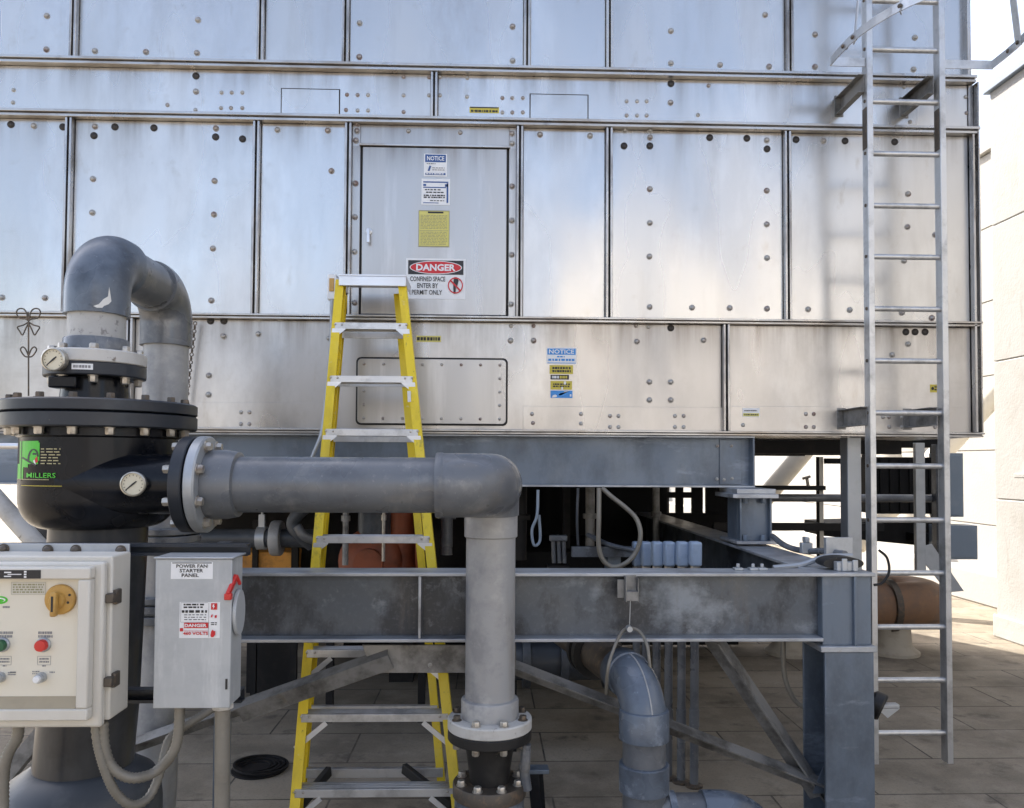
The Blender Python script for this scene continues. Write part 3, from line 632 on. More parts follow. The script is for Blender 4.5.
# strut clip with thin wire on the beam
a = at(624,575,FY); b = at(637,600,FY)
cl = thing('strut_clip', 'small open steel strut clip bolted to the front of the platform beam', 'bracket', (a.x, FY, b.z))
mb = MB(); y0 = FY - .055; y1 = FY - .001
mb.box(a.x, a.x+.004, y0, y1, b.z, a.z); mb.box(b.x-.004, b.x, y0+.01, y1, b.z, a.z-.01); mb.box(a.x+.0045, b.x-.0045, y1-.004, y1, b.z, a.z); mb.box(a.x+.0045, b.x-.0045, y0, y0+.004, b.z+.005, b.z+.045); mb.box(a.x+.0045,b.x-.0045,y0+.0045,y1-.0045,b.z+.04,b.z+.044)
mb.build('channel', M['brace'], cl, bevel=.001)
MB().box(a.x-.03, a.x-.0005, FY-.004, FY+.001, b.z+.01, a.z-.02).build('tab', M['brace'], cl, bevel=.001)
mb = MB(); mb.tube([at(630.5,598,FY-.03), at(629.5,627,FY-.03)], .0022, 6); mb.lathe(at(629.5,629,FY-.045), (0,1,0), [(.013,-.01),(.013,.03)], 10); mb.build('hanger_wire', M['grey_light'], cl)

# sling cable round the elbow
tag(MB().tube(spline([at(606,694,3.52), at(608,668,3.45), at(614,648,3.50), at(622,632,3.57), at(630,628,3.585), at(640,632,3.57), at(647,645,3.52), at(649,658,3.50), at(650,668,3.50)], 6), .0072, 8).build('sling_cable', M['conduit'], None),
    'looped pale sling cable hooked on the beam and holding the lower grey pipe elbow', 'cable')

# bundle of tubes and a clamp on the corner of the frame
tb = thing('tube_bundle', 'grey flexible tubes lying with a clamp on the right corner of the platform frame', 'tubing', at(820,568,3.75))
MB().tube(spline([at(773,568,3.85), at(800,565,3.85), at(826,557,3.85), at(852,556,3.85)]), .014, 10).build('tube', M['grey_light'], tb)
MB().tube(spline([at(772,536,4.75), at(786,546,4.6), at(804,551,4.4), at(824,551,4.2), at(845,554,4.0)]), .017, 10).build('tube', M['pvc'], tb)
mb = MB(); q = at(806,548,4.35); mb.box(q.x-.03, q.x+.03, 4.33, 4.37, q.z-.03, q.z+.03); mb.box(q.x-.012, q.x+.012, 4.325, 4.375, q.z+.0305, q.z+.06); mb.build('clamp', M['grey_light'], tb, bevel=.004)
mb = MB(); q = at(842,563,3.72); mb.prism([(q.x+.095*math.cos(t*math.pi/12), 3.70+.0, q.z+.03*math.sin(t*math.pi/12)) for t in range(24)], (0,.1,0)); mb.build('saddle', M['black_dull'], tb)
mb = MB(); mb.box(q.x-.05, q.x+.05, 3.66, 3.699, fz1+.001, q.z+.012); mb.box(q.x-.03, q.x-.005, 3.65, 3.6595, fz1+.001, q.z+.028); mb.box(q.x+.02, q.x+.045, 3.65, 3.6595, fz1+.001, q.z+.022); mb.build('clamp', M['grey_light'], tb, bevel=.003)
a = at(834,545,4.1); MB().box(a.x-.05, a.x+.09, 4.08, 4.11, a.z-.06, a.z+.04).build('bracket', M['grey_light'], tb, bevel=.002)
for u in (753, 762, 738):
    p = at(u, 569, 3.7)
    o = MB().box(p.x-.02, p.x+.02, 3.68, 3.72, fz1+.0005, fz1+.012).lathe((p.x,3.7,fz1+.012),(0,0,1),[(.009,0),(.009,.018)],6).build('beam_clip', M['grey_light'], None, bevel=.002)
    tag(o, 'small bolted clip on the top flange of the platform beam, right of the blue boxes', 'clip', 'clips on the platform beam')

# ------------------------------------------------------------------ front pipework
PY, VY = 3.05, 3.5
r = .105
pc0 = at(212,484.3,PY); pc1 = at(491,486.5,VY); zc = (pc0.z)
vx = xx(490.5,600,VY)
disch = thing('discharge_pipe', 'grey plastic pipe running across the front, turning down to a white flange', 'pipe', (vx, VY, 0))
x_el = xx(437,487,PY)
MB().tube([(pc0.x-.02, PY, zc), (x_el+.02, PY, zc)], r, 40).build('pipe_run', M['pvc'], disch)
Rb = .14; ex = vx
path = [(x_el, PY, zc), (ex-Rb, PY, zc)] + arc((ex-Rb, PY+Rb, zc), (0,-1,0), (1,0,0), Rb, 0, math.pi/2, 14)[1:] + [(ex, VY-Rb, zc)] \
     + arc((ex, VY-Rb, zc-Rb), (0,0,1), (0,1,0), Rb, 0, math.pi/2, 14)[1:]
zel = zz(490,537,VY)
el = MB().tube(path, .122, 40).build('elbow', M['pvc'], disch)
MB().lathe((ex, VY, zel), (0,0,1), [(.112,0),(.116,.004),(.116,zc-Rb-zel)], 40).build('socket', M['pvc_pale'], disch)
MB().lathe((x_el, PY, zc), (1,0,0), [(.1225,-.004),(.1245,0),(.1245,.02),(.1222,.026)], 40, False).build('socket_rim', M['pvc'], el)
zf1 = zz(490,718,VY-.15); 
zf1 = zz(490,741,VY-.18) + .045
MB().tube([(ex, VY, zf1+.03), (ex, VY, zel+.02)], .1075, 40).build('down_pipe', M['pvc_pale'], disch)
MB().lathe((ex, VY, zf1), (0,0,1), [(.125,-.001),(.125,.07),(.121,.078),(.1076,.082)], 40).build('socket', M['pvc_pale'], disch)
fl = MB().lathe((ex, VY, zf1), (0,0,1), [(.178,-.048),(.182,-.044),(.182,-.006),(.177,0),(.12,.0005)], 56).build('white_flange', M['white_flange'], disch)
ME['hex'] = hexmesh(.017, .019, M['hexbolt'], .022); ME['hexd'] = hexmesh(.016, .018, M['hexdark'], .021)
ME['nut'] = hexmesh(.0165, .024, M['hexbolt'], .02)
for k in range(8):
    t = 2*math.pi*(k+.5)/8; q = Vector((ex+.152*math.cos(t), VY+.152*math.sin(t), zf1))
    inst(ME['hexd'] if k in (0,3,4,1,2,7) else ME['hex'], 'flange_bolt', q, (0,0,1), disch, k)
red = thing('pipe_reducer', 'black tapered pipe reducer below the white flange, with tan bolts', 'pipe fitting', (ex, VY, 0))
MB().lathe((ex, VY, zf1), (0,0,1), [(.12,-.092),(.178,-.092),(.181,-.088),(.181,-.053),(.178,-.0495)], 56).build('flange', M['black_dull'], red)
zr0 = zz(490,792,VY-.12)
MB().lathe((ex, VY, 0), (0,0,1), [(.085,zr0-.004),(.087,zr0+.03),(.106,zf1-.12),(.112,zf1-.0925)], 48).build('cone', M['black_dull'], red)
MB().lathe((ex, VY, zr0), (0,0,1), [(.155,-.06),(.158,-.056),(.158,-.006),(.154,0),(.1,.001)], 48).build('lower_flange', M['hexdark'], red)
MB().lathe((ex, VY, 0), (0,0,1), [(.19,0),(.19,.02),(.15,.03),(.15,zr0-.061)], 48).build('pump_casing', M['pvc_blue'], red)
MB().tube(spline([(ex+.155,VY-.06,zf1-.1),(ex+.15,VY-.06,zf1-.2),(ex+.145,VY-.05,zr0+.08),(ex+.16,VY-.05,zr0-.02)]), .022, 10).build('drain_hose', M['pvc'], red)
for k in range(8):
    t = 2*math.pi*(k+.5)/8; c, s_ = math.cos(t), math.sin(t)
    inst(ME['nut'], 'flange_bolt', (ex+.152*c, VY+.152*s_, zf1-.0925), (0,0,-1), red, k)
    inst(ME['hex'], 'flange_bolt', (ex+.13*c, VY+.13*s_, zr0), (0,0,1), red, k)
# black clamp stand by the reducer
a = at(545,765,3.75)
fs = thing('clamp_stand', 'small black metal clamp stand on the deck right of the reducer', 'stand', (a.x, 3.75, 0))
MB().box(xx(523,765,3.7), xx(549,765,3.7), 3.69, 3.76, a.z-.02, a.z).build('top_plate', M['galv2'], fs, bevel=.003)
mb = MB(); mb.bar((xx(533,765,3.72),3.72,a.z-.0205), (xx(541,800,3.72),3.72,.04), .05, .05); mb.bar((xx(540,765,3.72),3.75,a.z-.0205), (xx(546,800,3.72),3.75,.04), .02, .03); mb.build('upright', M['black'], fs, bevel=.003)
MB().box(xx(522,800,3.7), xx(556,800,3.7), 3.62, 3.85, 0, .05).build('foot', M['black'], fs, bevel=.01)

# ------------------------------------------------------------------ black pressure vessel
cy = 3.22; VC = at(101.5,430,cy); cx = VC.x; ox = at(97.5,300,cy).x
hz = lambda v, d=.36: zz(92, v, cy - d)
ves = thing('pressure_vessel', 'large black filter vessel with wide bolted cover and side outlet', 'filter vessel', (cx, cy, 0))
zt, zm, zb = hz(396.5), hz(410.5), hz(426)
RF = .354
MB().lathe((cx,cy,0), (0,0,1), [(RF-.006,zm+.004),(RF,zm+.008),(RF,zt-.006),(RF-.008,zt),(.16,zt+.002)], 72).build('cover_flange', M['navy'], ves)
MB().lathe((cx,cy,0), (0,0,1), [(RF-.006,zb),(RF,zb+.005),(RF,zm-.003),(RF-.006,zm),(.2,zm)], 72).build('body_flange', M['navy'], ves)
RB = .281; zA = hz(437,.28); zBv = hz(500,.28); zN = hz(531,.2)
body = [(.185,zN)] + [(.185+(RB-.185)*math.sin(t*math.pi/2/10), zBv-(zBv-zN)*math.cos(t*math.pi/2/10)) for t in range(1,11)] + [(RB,zA),(RB+.012,zA+.006),(RB+.012,zb-.0005)]
MB().lathe((cx,cy,0), (0,0,1), body, 72).build('body', M['black'], ves)
ncx = xx(83,760,cy); znb = zz(82,783,cy-.19)
MB().tube([(cx,cy,zN+.01), ((cx+ncx)/2*1.0,cy,.9), (ncx,cy,znb-.05)], .178, 56).build('lower_neck', M['neck'], ves)
MB().lathe((ncx,cy,0), (0,0,1), [(.33,0),(.33,.05),(.29,.06),(.29,znb-.16),(.282,znb-.10),(.26,znb-.05),(.20,znb-.01),(.179,znb)], 64).build('foot_casting', M['base_slate'], ves)
# neck to the cover top
zk1 = hz(375,.15); 
MB().lathe((ox,cy,0), (0,0,1), [(.137,zt+.001),(.127,zt+.012),(.122,zk1-.03),(.12,zk1-.001)], 48).build('top_neck', M['black'], ves)
zq1, zq0 = zz(95,347.5,cy-.18), zz(95,374,cy-.18); zqm = zq1 - (zq1-zq0)*.5
MB().lathe((ox,cy,0), (0,0,1), [(.12,zq0),(.181,zq0),(.184,zq0+.004),(.184,zqm-.004),(.181,zqm-.001)], 56).build('top_flange', M['navy'], ves)
for k in range(16):
    t = 2*math.pi*(k+.35)/16; c, s_ = math.cos(t), math.sin(t)
    inst(ME['hexd'], 'cover_bolt', (cx+(RF-.043)*c, cy+(RF-.043)*s_, zt), (0,0,1), ves, k)
    inst(ME['nut'], 'cover_bolt', (cx+(RF-.043)*c, cy+(RF-.043)*s_, zb), (0,0,-1), ves, k)
for k in range(8):
    t = 2*math.pi*(k+.5)/8; c, s_ = math.cos(t), math.sin(t)
    inst(ME['nut'], 'flange_bolt', (ox+.152*c, cy+.152*s_, zq0), (0,0,-1), ves, k)
# side outlet
xfl = xx(185.5,484,PY)
MB().lathe((cx,PY,zc), (1,0,0), [(.06,-.06),(.09,-.055),(.112,-.03),(.112,xfl-cx)], 48).build('side_outlet', M['black'], ves)
MB().lathe((0,PY,zc), (1,0,0), [(.11,xfl),(.176,xfl),(.18,xfl+.004),(.18,xfl+.042),(.176,xfl+.046)], 56).build('outlet_flange', M['navy'], ves)
MB().lathe((0,PY,zc), (1,0,0), [(.176,xfl+.053),(.181,xfl+.057),(.181,xfl+.086),(.175,xfl+.092),(.13,xfl+.093)], 56).build('flange', M['grey_light'], disch)
MB().lathe((0,PY,zc), (1,0,0), [(.13,xfl+.0935),(.130,xfl+.16),(.124,xfl+.19),(.122,xfl+.20),(.1055,xfl+.204)], 48).build('flange_socket', M['pvc'], disch)
for k in range(8):
    t = 2*math.pi*(k+.5)/8; c, s_ = math.cos(t), math.sin(t)
    inst(ME['hex'], 'flange_bolt', (xfl+.093, PY+.152*c, zc+.152*s_), (1,0,0), disch, k)
    inst(ME['nut'], 'flange_bolt', (xfl, PY+.152*c, zc+.152*s_), (-1,0,0), ves, k)
def gauge(c, axis, rr, deep, parent, name='pressure_gauge'):
    c = Vector(c); axis = Vector(axis).normalized()
    gz = MB().lathe(c, axis, [(rr*.8,-deep),(rr*.96,-deep*.7),(rr*.96,-.004),(rr*1.04,0),(rr*1.04,.008),(rr*.93,.012),(rr*.90,.006)], 40, False).build(name, M['gauge_rim'], parent)
    MB().lathe(c, axis, [(rr*.9,0),(rr*.9,.004)], 36).build('dial', M['glass_dial'], gz)
    up = (Vector((0,0,1)) - axis*axis.z).normalized(); rt = up.cross(axis)
    P = lambda x, y, h: c + axis*(.0046+h) + rt*x*rr + up*y*rr
    tk = []
    for k in range(13):
        t = R(225 - 270*k/12); tk.append([(.68*math.cos(t-.03),.68*math.sin(t-.03)),(.68*math.cos(t+.03),.68*math.sin(t+.03)),(.80*math.cos(t+.03),.80*math.sin(t+.03)),(.80*math.cos(t-.03),.80*math.sin(t-.03))])
    decal([('poly','dial_marks',M['s_black'],tk)], P, gz)
    decal([('poly','needle',M['s_black'],[[(-.62,-.50),(-.58,-.55),(.10,-.02),(.30,.20),(.25,.28),(-.03,.08)]])], P, gz, .0016)
    return gz
g1 = at(133.5,484,PY-.135); gauge(g1, (.12,-1,.0), .0425, .06, ves)
g2 = at(54,359.5,cy-.21); gauge(g2, (-.02,-1,-.05), .0425, .05, ves)
q = at(62,368,cy-.12); MB().tube([(g2.x,g2.y+.04,g2.z),(g2.x+.01,cy-.09,g2.z),(cx-.09,cy-.06,g2.z-.02)], .015, 12).build('gauge_stem', M['black'], ves)
q = at(54,383,cy-.18); mb = MB(); mb.box(q.x-.035, q.x+.07, cy-.16, cy-.10, q.z-.015, q.z+.03); mb.tube([(q.x-.02,cy-.13,q.z+.0),(q.x-.02,cy-.13,q.z+.08)], .018, 10); mb.build('lug', M['black'], ves, bevel=.006)
# little white tag on the top flange
def to_u(p):
    d = CR.transposed() @ (Vector(p) - EYE); return 512 + F * d.x / -d.z
def cyl(c, rad, u0, v0, u1, v1, Y):
    def ang(u):
        lo, hi = -1.35, 1.35
        for _ in range(40):
            m = (lo+hi)/2
            if to_u((c[0]+rad*math.sin(m), c[1]-rad*math.cos(m), 1.85)) < u: lo = m
            else: hi = m
        return lo
    a = at(u0, v1, Y); b = at(u0, v0, Y)
    def f(x, y, h):
        t = ang(u0 + (u1-u0)*x); return Vector((c[0]+(rad+h)*math.sin(t), c[1]-(rad+h)*math.cos(t), a.z+(b.z-a.z)*y))
    return f
decal([('rect','tag_plate',M['offwhite'],[(0,0,1,1)]), ('rect','tag_print',M['s_grey'],scribble(1,.08,.92,.25,.75,.9))], cyl((ox,cy), .1845, 69.5,363.5,91,369.5,cy-.175), ves)
# green maker's sticker and print on the body
fb = cyl((cx,cy), RB, 18.5,441,76,482,cy-.22)
def ribbon(ps, w):
    out = []
    for k in range(len(ps)-1):
        (a, b), (c, d) = ps[k], ps[k+1]; l = math.hypot(c-a, d-b) or 1; nx, ny = -(d-b)/l*w, (c-a)/l*w
        out.append([(a-nx,b-ny),(c-nx,d-ny),(c+nx,d+ny),(a+nx,b+ny)])
    return out
decal([('rect','sticker',M['s_green'],[(-.02,.44,.345,1),(-.02,.06,.09,.44),(.345,.52,.365,.96),(.09,.36,.17,.44)]),
       ('poly','sticker_emblem',M['s_black'],ribbon([(.055,.02+.098*k) for k in range(11)],.006)+ribbon([(.07,.60),(.13,.55),(.19,.50),(.25,.45),(.31,.41)],.02)
           +ribbon([(.175,.50),(.18,.62),(.20,.72),(.24,.79),(.29,.79),(.325,.73),(.345,.62)],.016)+ribbon([(.25,.67),(.28,.70),(.31,.67)],.02)),
       ('poly','sticker_emblem',M['s_red'],[[(.29,.56),(.33,.64),(.345,.5),(.31,.46)]]),
       ('poly','sticker_emblem',M['offwhite'],[[(.265,.52),(.29,.55),(.31,.46),(.32,.42),(.28,.47)]]),
       ('text','lettering',M['s_green'],[('MILLERS',.16,.11,.66,.23,.008)]),
       ('rect','print',M['s_greytext'],scribble(6,.40,.74,.42,.84,.35)+[(0,.06,.55,.075)]),
       ('rect','print_line',M['s_gold'],[(-.02,-.09,.78,-.075)])], fb, ves)
# curled wire ornament behind the cover
wo = [at(28.5,396,3.3), at(28.5,350,3.3), at(28.5,320,3.3), at(28,312,3.3)]
mb = MB(); rw = .003; mb.tube(wo, rw, 6)
for sgn in (-1, 1):
    mb.tube(spline([at(28.5+sgn*x, y, 3.3) for x, y in ((0,321),(3,319),(9,318),(12,313),(10,309),(5,309),(2,313),(1,319))], 6), rw, 6)
    mb.tube(spline([at(28.5+sgn*x, y, 3.3) for x, y in ((0,322),(5,325),(11,327),(9,331),(6,335),(3,329),(0,323))], 4), rw, 6)
    mb.tube(spline([at(28.5+sgn*x, y, 3.3) for x, y in ((0,357),(4,356),(8,350),(6,347),(3,349),(0,356))], 5), rw, 6)
tag(mb.build('wire_ornament', M['hexdark'], None), 'thin bent wire flower standing up behind the black vessel cover', 'ornament')

# ------------------------------------------------------------------ overhead pipe
ov = thing('overhead_pipe', 'grey plastic pipe rising from the black vessel, bending back and down behind it', 'pipe', (cx, cy, zq1))
BY = 3.92; zo = 2.658; bxp = xx(166.5,330,BY); Rb = .156
ze0 = zz(97,310.5,cy-.12)
path = [(ox,cy,ze0), (ox,cy,zo-Rb)] + arc((ox,cy+Rb,zo-Rb), (0,-1,0), (0,0,1), Rb, 0, math.pi/2, 16)[1:] + [(ox+.002,cy+Rb+.03,zo)]
oe = MB().tube(path, .1205, 44).build('elbow', M['pvc_blue'], ov)
MB().tube([(ox+.002,cy+.12,zo), (bxp,BY-.12,zo)], .105, 40).build('cross_pipe', M['pvc'], ov)
zr_ = zz(166,343,BY-.11)
path = [(bxp,BY-Rb-.03,zo)] + arc((bxp,BY-Rb,zo-Rb), (0,0,1), (0,1,0), Rb, 0, math.pi/2, 16) + [(bxp,BY,zr_)]
MB().tube(path, .118, 44).build('elbow', M['pvc'], ov)
bxl = xx(155,720,BY)
MB().tube([(bxp,BY,zr_+.03), (bxp,BY,1.6), (bxl,BY,.3), (bxl-.01,BY,0)], .1035, 40).build('down_pipe', M['pvc_pale'], ov)
MB().tube([(ox,cy,zq1+.01), (ox,cy,ze0+.02)], .1057, 40).build('riser', M['pvc_spot'], ov)
zcol = zz(97,335,cy-.12)
MB().lathe((ox,cy,0), (0,0,1), [(.12,zq1),(.12,zcol-.006),(.116,zcol),(.1058,zcol+.001)], 44).build('socket', M['pvc'], ov)
MB().lathe((ox,cy,0), (0,0,1), [(.181,zqm+.0005),(.185,zqm+.004),(.185,zq1-.005),(.180,zq1),(.12,zq1+.0005)], 56).build('white_flange', M['white_flange'], ov)
for k in range(8):
    t = 2*math.pi*(k+.5)/8; inst(ME['hex'], 'flange_bolt', (ox+.153*math.cos(t), cy+.153*math.sin(t), zq1), (0,0,1), ov, k)
for v0, v1, rr in ((527,533,.155),(534.5,541,.155),(594,600,.145),(602,609,.15),(612,620,.15)):
    xc = xx(167 if v0 < 560 else 161, v0, BY)
    MB().lathe((xc,BY,0), (0,0,1), [(.102,zz(166,v1,BY)),(rr,zz(166,v1,BY)),(rr,zz(166,v0,BY)),(.102,zz(166,v0,BY))], 44, False).build('coupling_flange', M['pvc'], ov, bevel=.003)
# bare white scrape on the elbow
decal([('poly','scrape',M['chalk'],[[(0,.05),(.3,.15),(.2,-.02)],[(.2,-.02),(.3,.15),(.55,.4),(.6,.1),(.5,0)],[(.55,.4),(.8,.55),(.85,.2),(.6,.1)],[(.8,.55),(.86,1),(.95,.6),(1,.35),(.85,.2)]])], cyl((ox,cy), .121, 90,285,108,307,cy-.115), oe)
# ------------------------------------------------------------------ control panel (left) and starter panel
CY = 2.42
cp = thing('control_panel', 'beige electrical control panel with knob and push buttons, left of the grey starter box', 'control panel', at(30,728,CY+.1))
L_ = xx(-75,640,CY); Rr = xx(106.5,640,CY); zt_ = zz(60,557,CY); zb_ = zz(60,728,CY)
MB().box(L_-.0, Rr+.0, CY+.03, CY+.155, zb_+.012, zt_-.0).build('enclosure', M['grey_light'] if False else M['beige'], cp, bevel=.006)
dr = MB().box(L_, Rr-.012, CY, CY+.0295, zb_, zt_-.016).build('door', M['beige'], cp, bevel=.008)
# raised window frame
ox1 = xx(91,640,CY-.02); oz1 = zz(40,567,CY-.02); oz0 = zz(40,720,CY-.02); ix1 = xx(77,640,CY-.03); iz1 = zz(40,579.5,CY-.03); iz0 = zz(40,709,CY-.03); yf = CY - .034
mb = MB(); mb.box(L_+.02, ox1, yf, CY-.0005, iz1, oz1); mb.box(L_+.02, ox1, yf, CY-.0005, oz0, iz0); mb.box(ix1, ox1, yf+.0002, CY-.0005, iz0+.0002, iz1-.0002)
fm = mb.build('window_frame', M['beige'], dr, bevel=.005)
MB().box(L_+.02, ix1-.001, CY-.006, CY-.0006, iz0+.001, iz1-.001).build('face_plate', M['cream'], dr)
MB().prism([(L_+.02,yf+.004,iz0+.0005),(L_+.02,CY-.0065,iz0+.0005),(L_+.02,CY-.0065,iz0+.030)], (ix1-.002-L_-.02,0,0)).build('sloped_sill', M['sill'], dr)
# back mounting plate and bolts
bz1 = zz(60,543.5,CY+.16); bz0 = zz(60,556,CY+.16); bx1_ = xx(128,640,CY+.16)
MB().box(L_, bx1_, CY+.156, CY+.165, zb_+.05, bz1).build('back_plate', M['grey_light'], cp, bevel=.002)
ME['bb'] = hexmesh(.013, .012, M['hexdark'], .017, True)
for u, v in ((121,550.5),(4,549),(48,550),(76,550),(119,704)): inst(ME['bb'], 'bolt', at(u, v, CY+.156), (0,-1,0), cp)
for v in (597, 680):
    p = at(109,v,CY+.04); MB().box(Rr-.0005, Rr+.012, CY+.034, CY+.07, p.z-.022, p.z+.022).box(Rr-.0115, Rr+.0125, CY+.010, CY+.0345, p.z-.014, p.z+.014).build('door_latch', M['hexdark'], cp, bevel=.003)
# black nameplate, tag, controls, print
def on(u, v, y): return at(u, v, y)
def face_decal(items, u0, v0, u1, v1, Y, parent): decal(items, flat(u0,v0,u1,v1,Y)[0], parent)
face_decal([('rect','nameplate',M['s_black'],[(0,0,1,1)]), ('rect','print',M['offwhite'],[(.35,.45,.62,.55),(.28,.2,.42,.34),(.28,.65,.42,.8),(.67,.1,.72,.3),(.67,.4,.72,.6),(.67,.7,.72,.9)])], -10,570,41,578.6, yf, fm)
Yf = CY - .0062
face_decal([('rect','tag_plate',M['beige'],[(0,0,1,1)]), ('rect','tag_border',M['s_olive'],[(0,0,1,.02),(0,.98,1,1),(0,.02,.008,.98),(.992,.02,1,.98)]), ('rect','print',M['s_olive'],scribble(4,.05,.95,.1,.9,.6))], 11.5,582,46,594.5, Yf, dr)
face_decal([('ell','badge',M['s_green'],[(.3,.5,.62,.5)]), ('ell','badge',M['offwhite'],[(.30,.52,.45,.28)]), ('ell','badge',M['s_green'],[(.22,.45,.42,.22)])], -4,596,9,604, Yf, dr)
face_decal([('rect','print',M['s_grey'],scribble(1,.1,.9,.1,.9,.8))], 2,605.5,11,608.5, Yf, dr)
for u0 in (-2, 37.5):
    face_decal([('rect','print',M['s_grey'],scribble(2,.05,.95,.05,.95,.7))], u0,630.5,u0+16,638.5, Yf, dr)
    face_decal([('rect','print',M['s_grey'],[(0,0,1,.04),(0,.96,1,1),(0,.05,.03,.95),(.97,.05,1,.95)]+scribble(2,.15,.85,.2,.85,.6))], u0,656,u0+13.5,665, Yf, dr)
    face_decal([('rect','print',M['s_grey'],scribble(2,.0,.3,.2,.8,.6)+scribble(1,.75,1,.4,.7,.6)+scribble(1,.42,.58,1.3,1.6,.6))], u0-5,669,u0+18,676, Yf, dr)
face_decal([('rect','print',M['s_grey'],scribble(2,.0,1,.1,.9,.6))], 8,671,16,676, Yf, dr)
def button(u, v, rr, m, name):
    p = at(u, v, CY-.006); b_ = MB().lathe(p, (0,-1,0), [(rr*1.15,0),(rr*1.15,.006),(rr*1.0,.009)], 28).build(name, M['grey_light'], dr)
    MB().lathe(p, (0,-1,0), [(rr*.92,.0092),(rr*.92,.020),(rr*.85,.024),(rr*.5,.025)], 28).build('cap', m, b_)
button(44, 644.5, .0185, M['red'], 'push_button'); button(3, 644.5, .0185, M['green_btn'], 'push_button')
for u in (42, 1):
    p = at(u, 677, CY-.006); s_ = MB().lathe(p, (0,-1,0), [(.015,0),(.015,.012),(.0135,.0122),(.0135,.022)], 24).build('selector_switch', M['grey_light'], dr)
    MB().lathe(p, (0,-1,0), [(.010,.0222),(.010,.032),(.008,.034)], 20).build('cap', M['offwhite'], s_)
p = at(61.5, 599, CY-.006)
kn = MB().lathe(p, (0,-1,0), [(.044,0),(.044,.010),(.041,.013),(.030,.014)], 40).build('rotary_switch', M['knob'], dr)
MB().lathe(p + Vector((-.004,0,-.002)), (0,-1,0), [(.024,.0142),(.023,.02),(.020,.024)], 32).build('knob_hub', M['knob'], kn)
mb = MB(); mb.box(p.x-.012, p.x+.006, p.y-.045, p.y-.0245, p.z-.045, p.z+.026); mb.build('handle', M['knob'], kn, bevel=.005)
MB().box(p.x-.0065, p.x-.0005, p.y-.0462, p.y-.0452, p.z-.03, p.z+.015).build('pointer', M['s_black'], kn)
mb = MB()
for dx, dz in ((.026,-.008),(.030,.014)): mb.lathe(p+Vector((dx,0,dz)), (0,-1,0), [(.004,.0135),(.004,.0145)], 10)
mb.build('screw', M['s_black'], kn)

# starter panel
SY = 2.52
a = at(153,708.5,SY); b = at(231,558.5,SY); a2 = at(157.5,712,SY)
x0, x1, z0_, z1_ = xx(154,640,SY), xx(231,640,SY), zz(190,708.5,SY), zz(190,559,SY)
sp = thing('starter_panel', 'grey metal fan starter panel with red handle and warning label', 'switch box', ((x0+x1)/2, SY+.06, z0_))
MB().box(x0+.003, x1-.002, SY+.0105, SY+.115, z0_+.004, z1_-.002).build('enclosure', M['grey_enamel'], sp, bevel=.003)
dr2 = MB().box(x0, x1, SY, SY+.01, z0_, z1_).build('door', M['grey_enamel'], sp, bevel=.003)
MB().box(x0-.004, x1+.006, SY-.006, SY+.125, z1_+.0005, z1_+.006).build('rain_hood', M['grey_light'], sp, bevel=.002)
face_decal([('rect','name_label',M['offwhite'],[(0,0,1,1)]), ('rect','label_edge',M['s_black'],[(.03,.92,.97,.97)]),
   ('text','lettering',M['s_black'],[T('POWER FAN',.13,.66,.87,.87,.02),T('STARTER',.21,.39,.77,.60,.02),T('PANEL',.26,.12,.67,.33,.02)])], 171,562,213,579, SY, dr2)
face_decal([('rect','warning_label',M['offwhite'],[(0,0,1,1)]),
   ('rect','label_border',M['s_black'],[(.72,.02,.726,.98),(.03,.44,.7,.446),(.03,.98,.7,.986),(.03,.45,.036,.98)]),
   ('rect','print',M['s_black'],scribble(2,.1,.62,.82,.97,.6)+scribble(1,.06,.68,.70,.78,.9)+scribble(3,.12,.66,.48,.68,.3)+scribble(2,.78,.96,.35,.45,.5)),
   ('rect','red_band',M['s_red'],[(.12,.28,.72,.43),(.02,.19,.10,.28),(.78,.79,.93,.97),(.12,.195,.72,.205)]),
   ('text','lettering',M['s_red'],[T('460 VOLTS',.10,.09,.72,.18,.03)]),
   ('text','lettering',M['offwhite'],[T('DANGER',.14,.31,.68,.40,.03)]),
   ('poly','symbol',M['s_red'],[[(.78,.08),(.80,.2),(.84,.24),(.86,.20),(.90,.2),(.90,.1),(.85,.03),(.80,.03)],[(.78,.58),(.82,.58),(.83,.66),(.80,.66)],[(.88,.56),(.93,.57),(.93,.65),(.88,.63)]]),
   ('poly','symbol',M['offwhite'],[[(.83,.94),(.87,.94),(.855,.89),(.88,.89),(.83,.80),(.845,.87),(.82,.87)]])], 179.5,602,220,638, SY, dr2)
# side handle: red lever and round plate on the right face
yh = SY + .055
c = Vector((x1-.001, yh, zz(236,612,yh)))
mb = MB(); n = 28
mb.prism([(x1, yh+.05*math.cos(2*math.pi*k/n), c.z+.072*math.sin(2*math.pi*k/n)) for k in range(n)], (.012,0,0))
pl_ = mb.build('handle_plate', M['grey_enamel'], sp, bevel=.002)
mb = MB(); q0 = Vector((x1+.004, SY+.03, zz(233,577,SY))); q1 = Vector((x1-.008, SY-.014, zz(228,594,SY)))
mb.bar(q0, q1, .012, .02, (0,-1,.4)); mb.bar(q0, q0+Vector((.006,.02,-.03)), .010, .012, (0,-1,.4)); mb.box(q1.x-.010, q1.x+.012, q1.y-.006, q1.y+.013, q1.z-.016, q1.z+.004)
mb.build('red_lever', M['red'], sp, bevel=.003)
p = at(226.5,684,SY); MB().box(p.x-.003, p.x+.003, SY-.003, SY-.0003, p.z-.016, p.z+.016).build('latch_slot', M['s_black'], dr2)
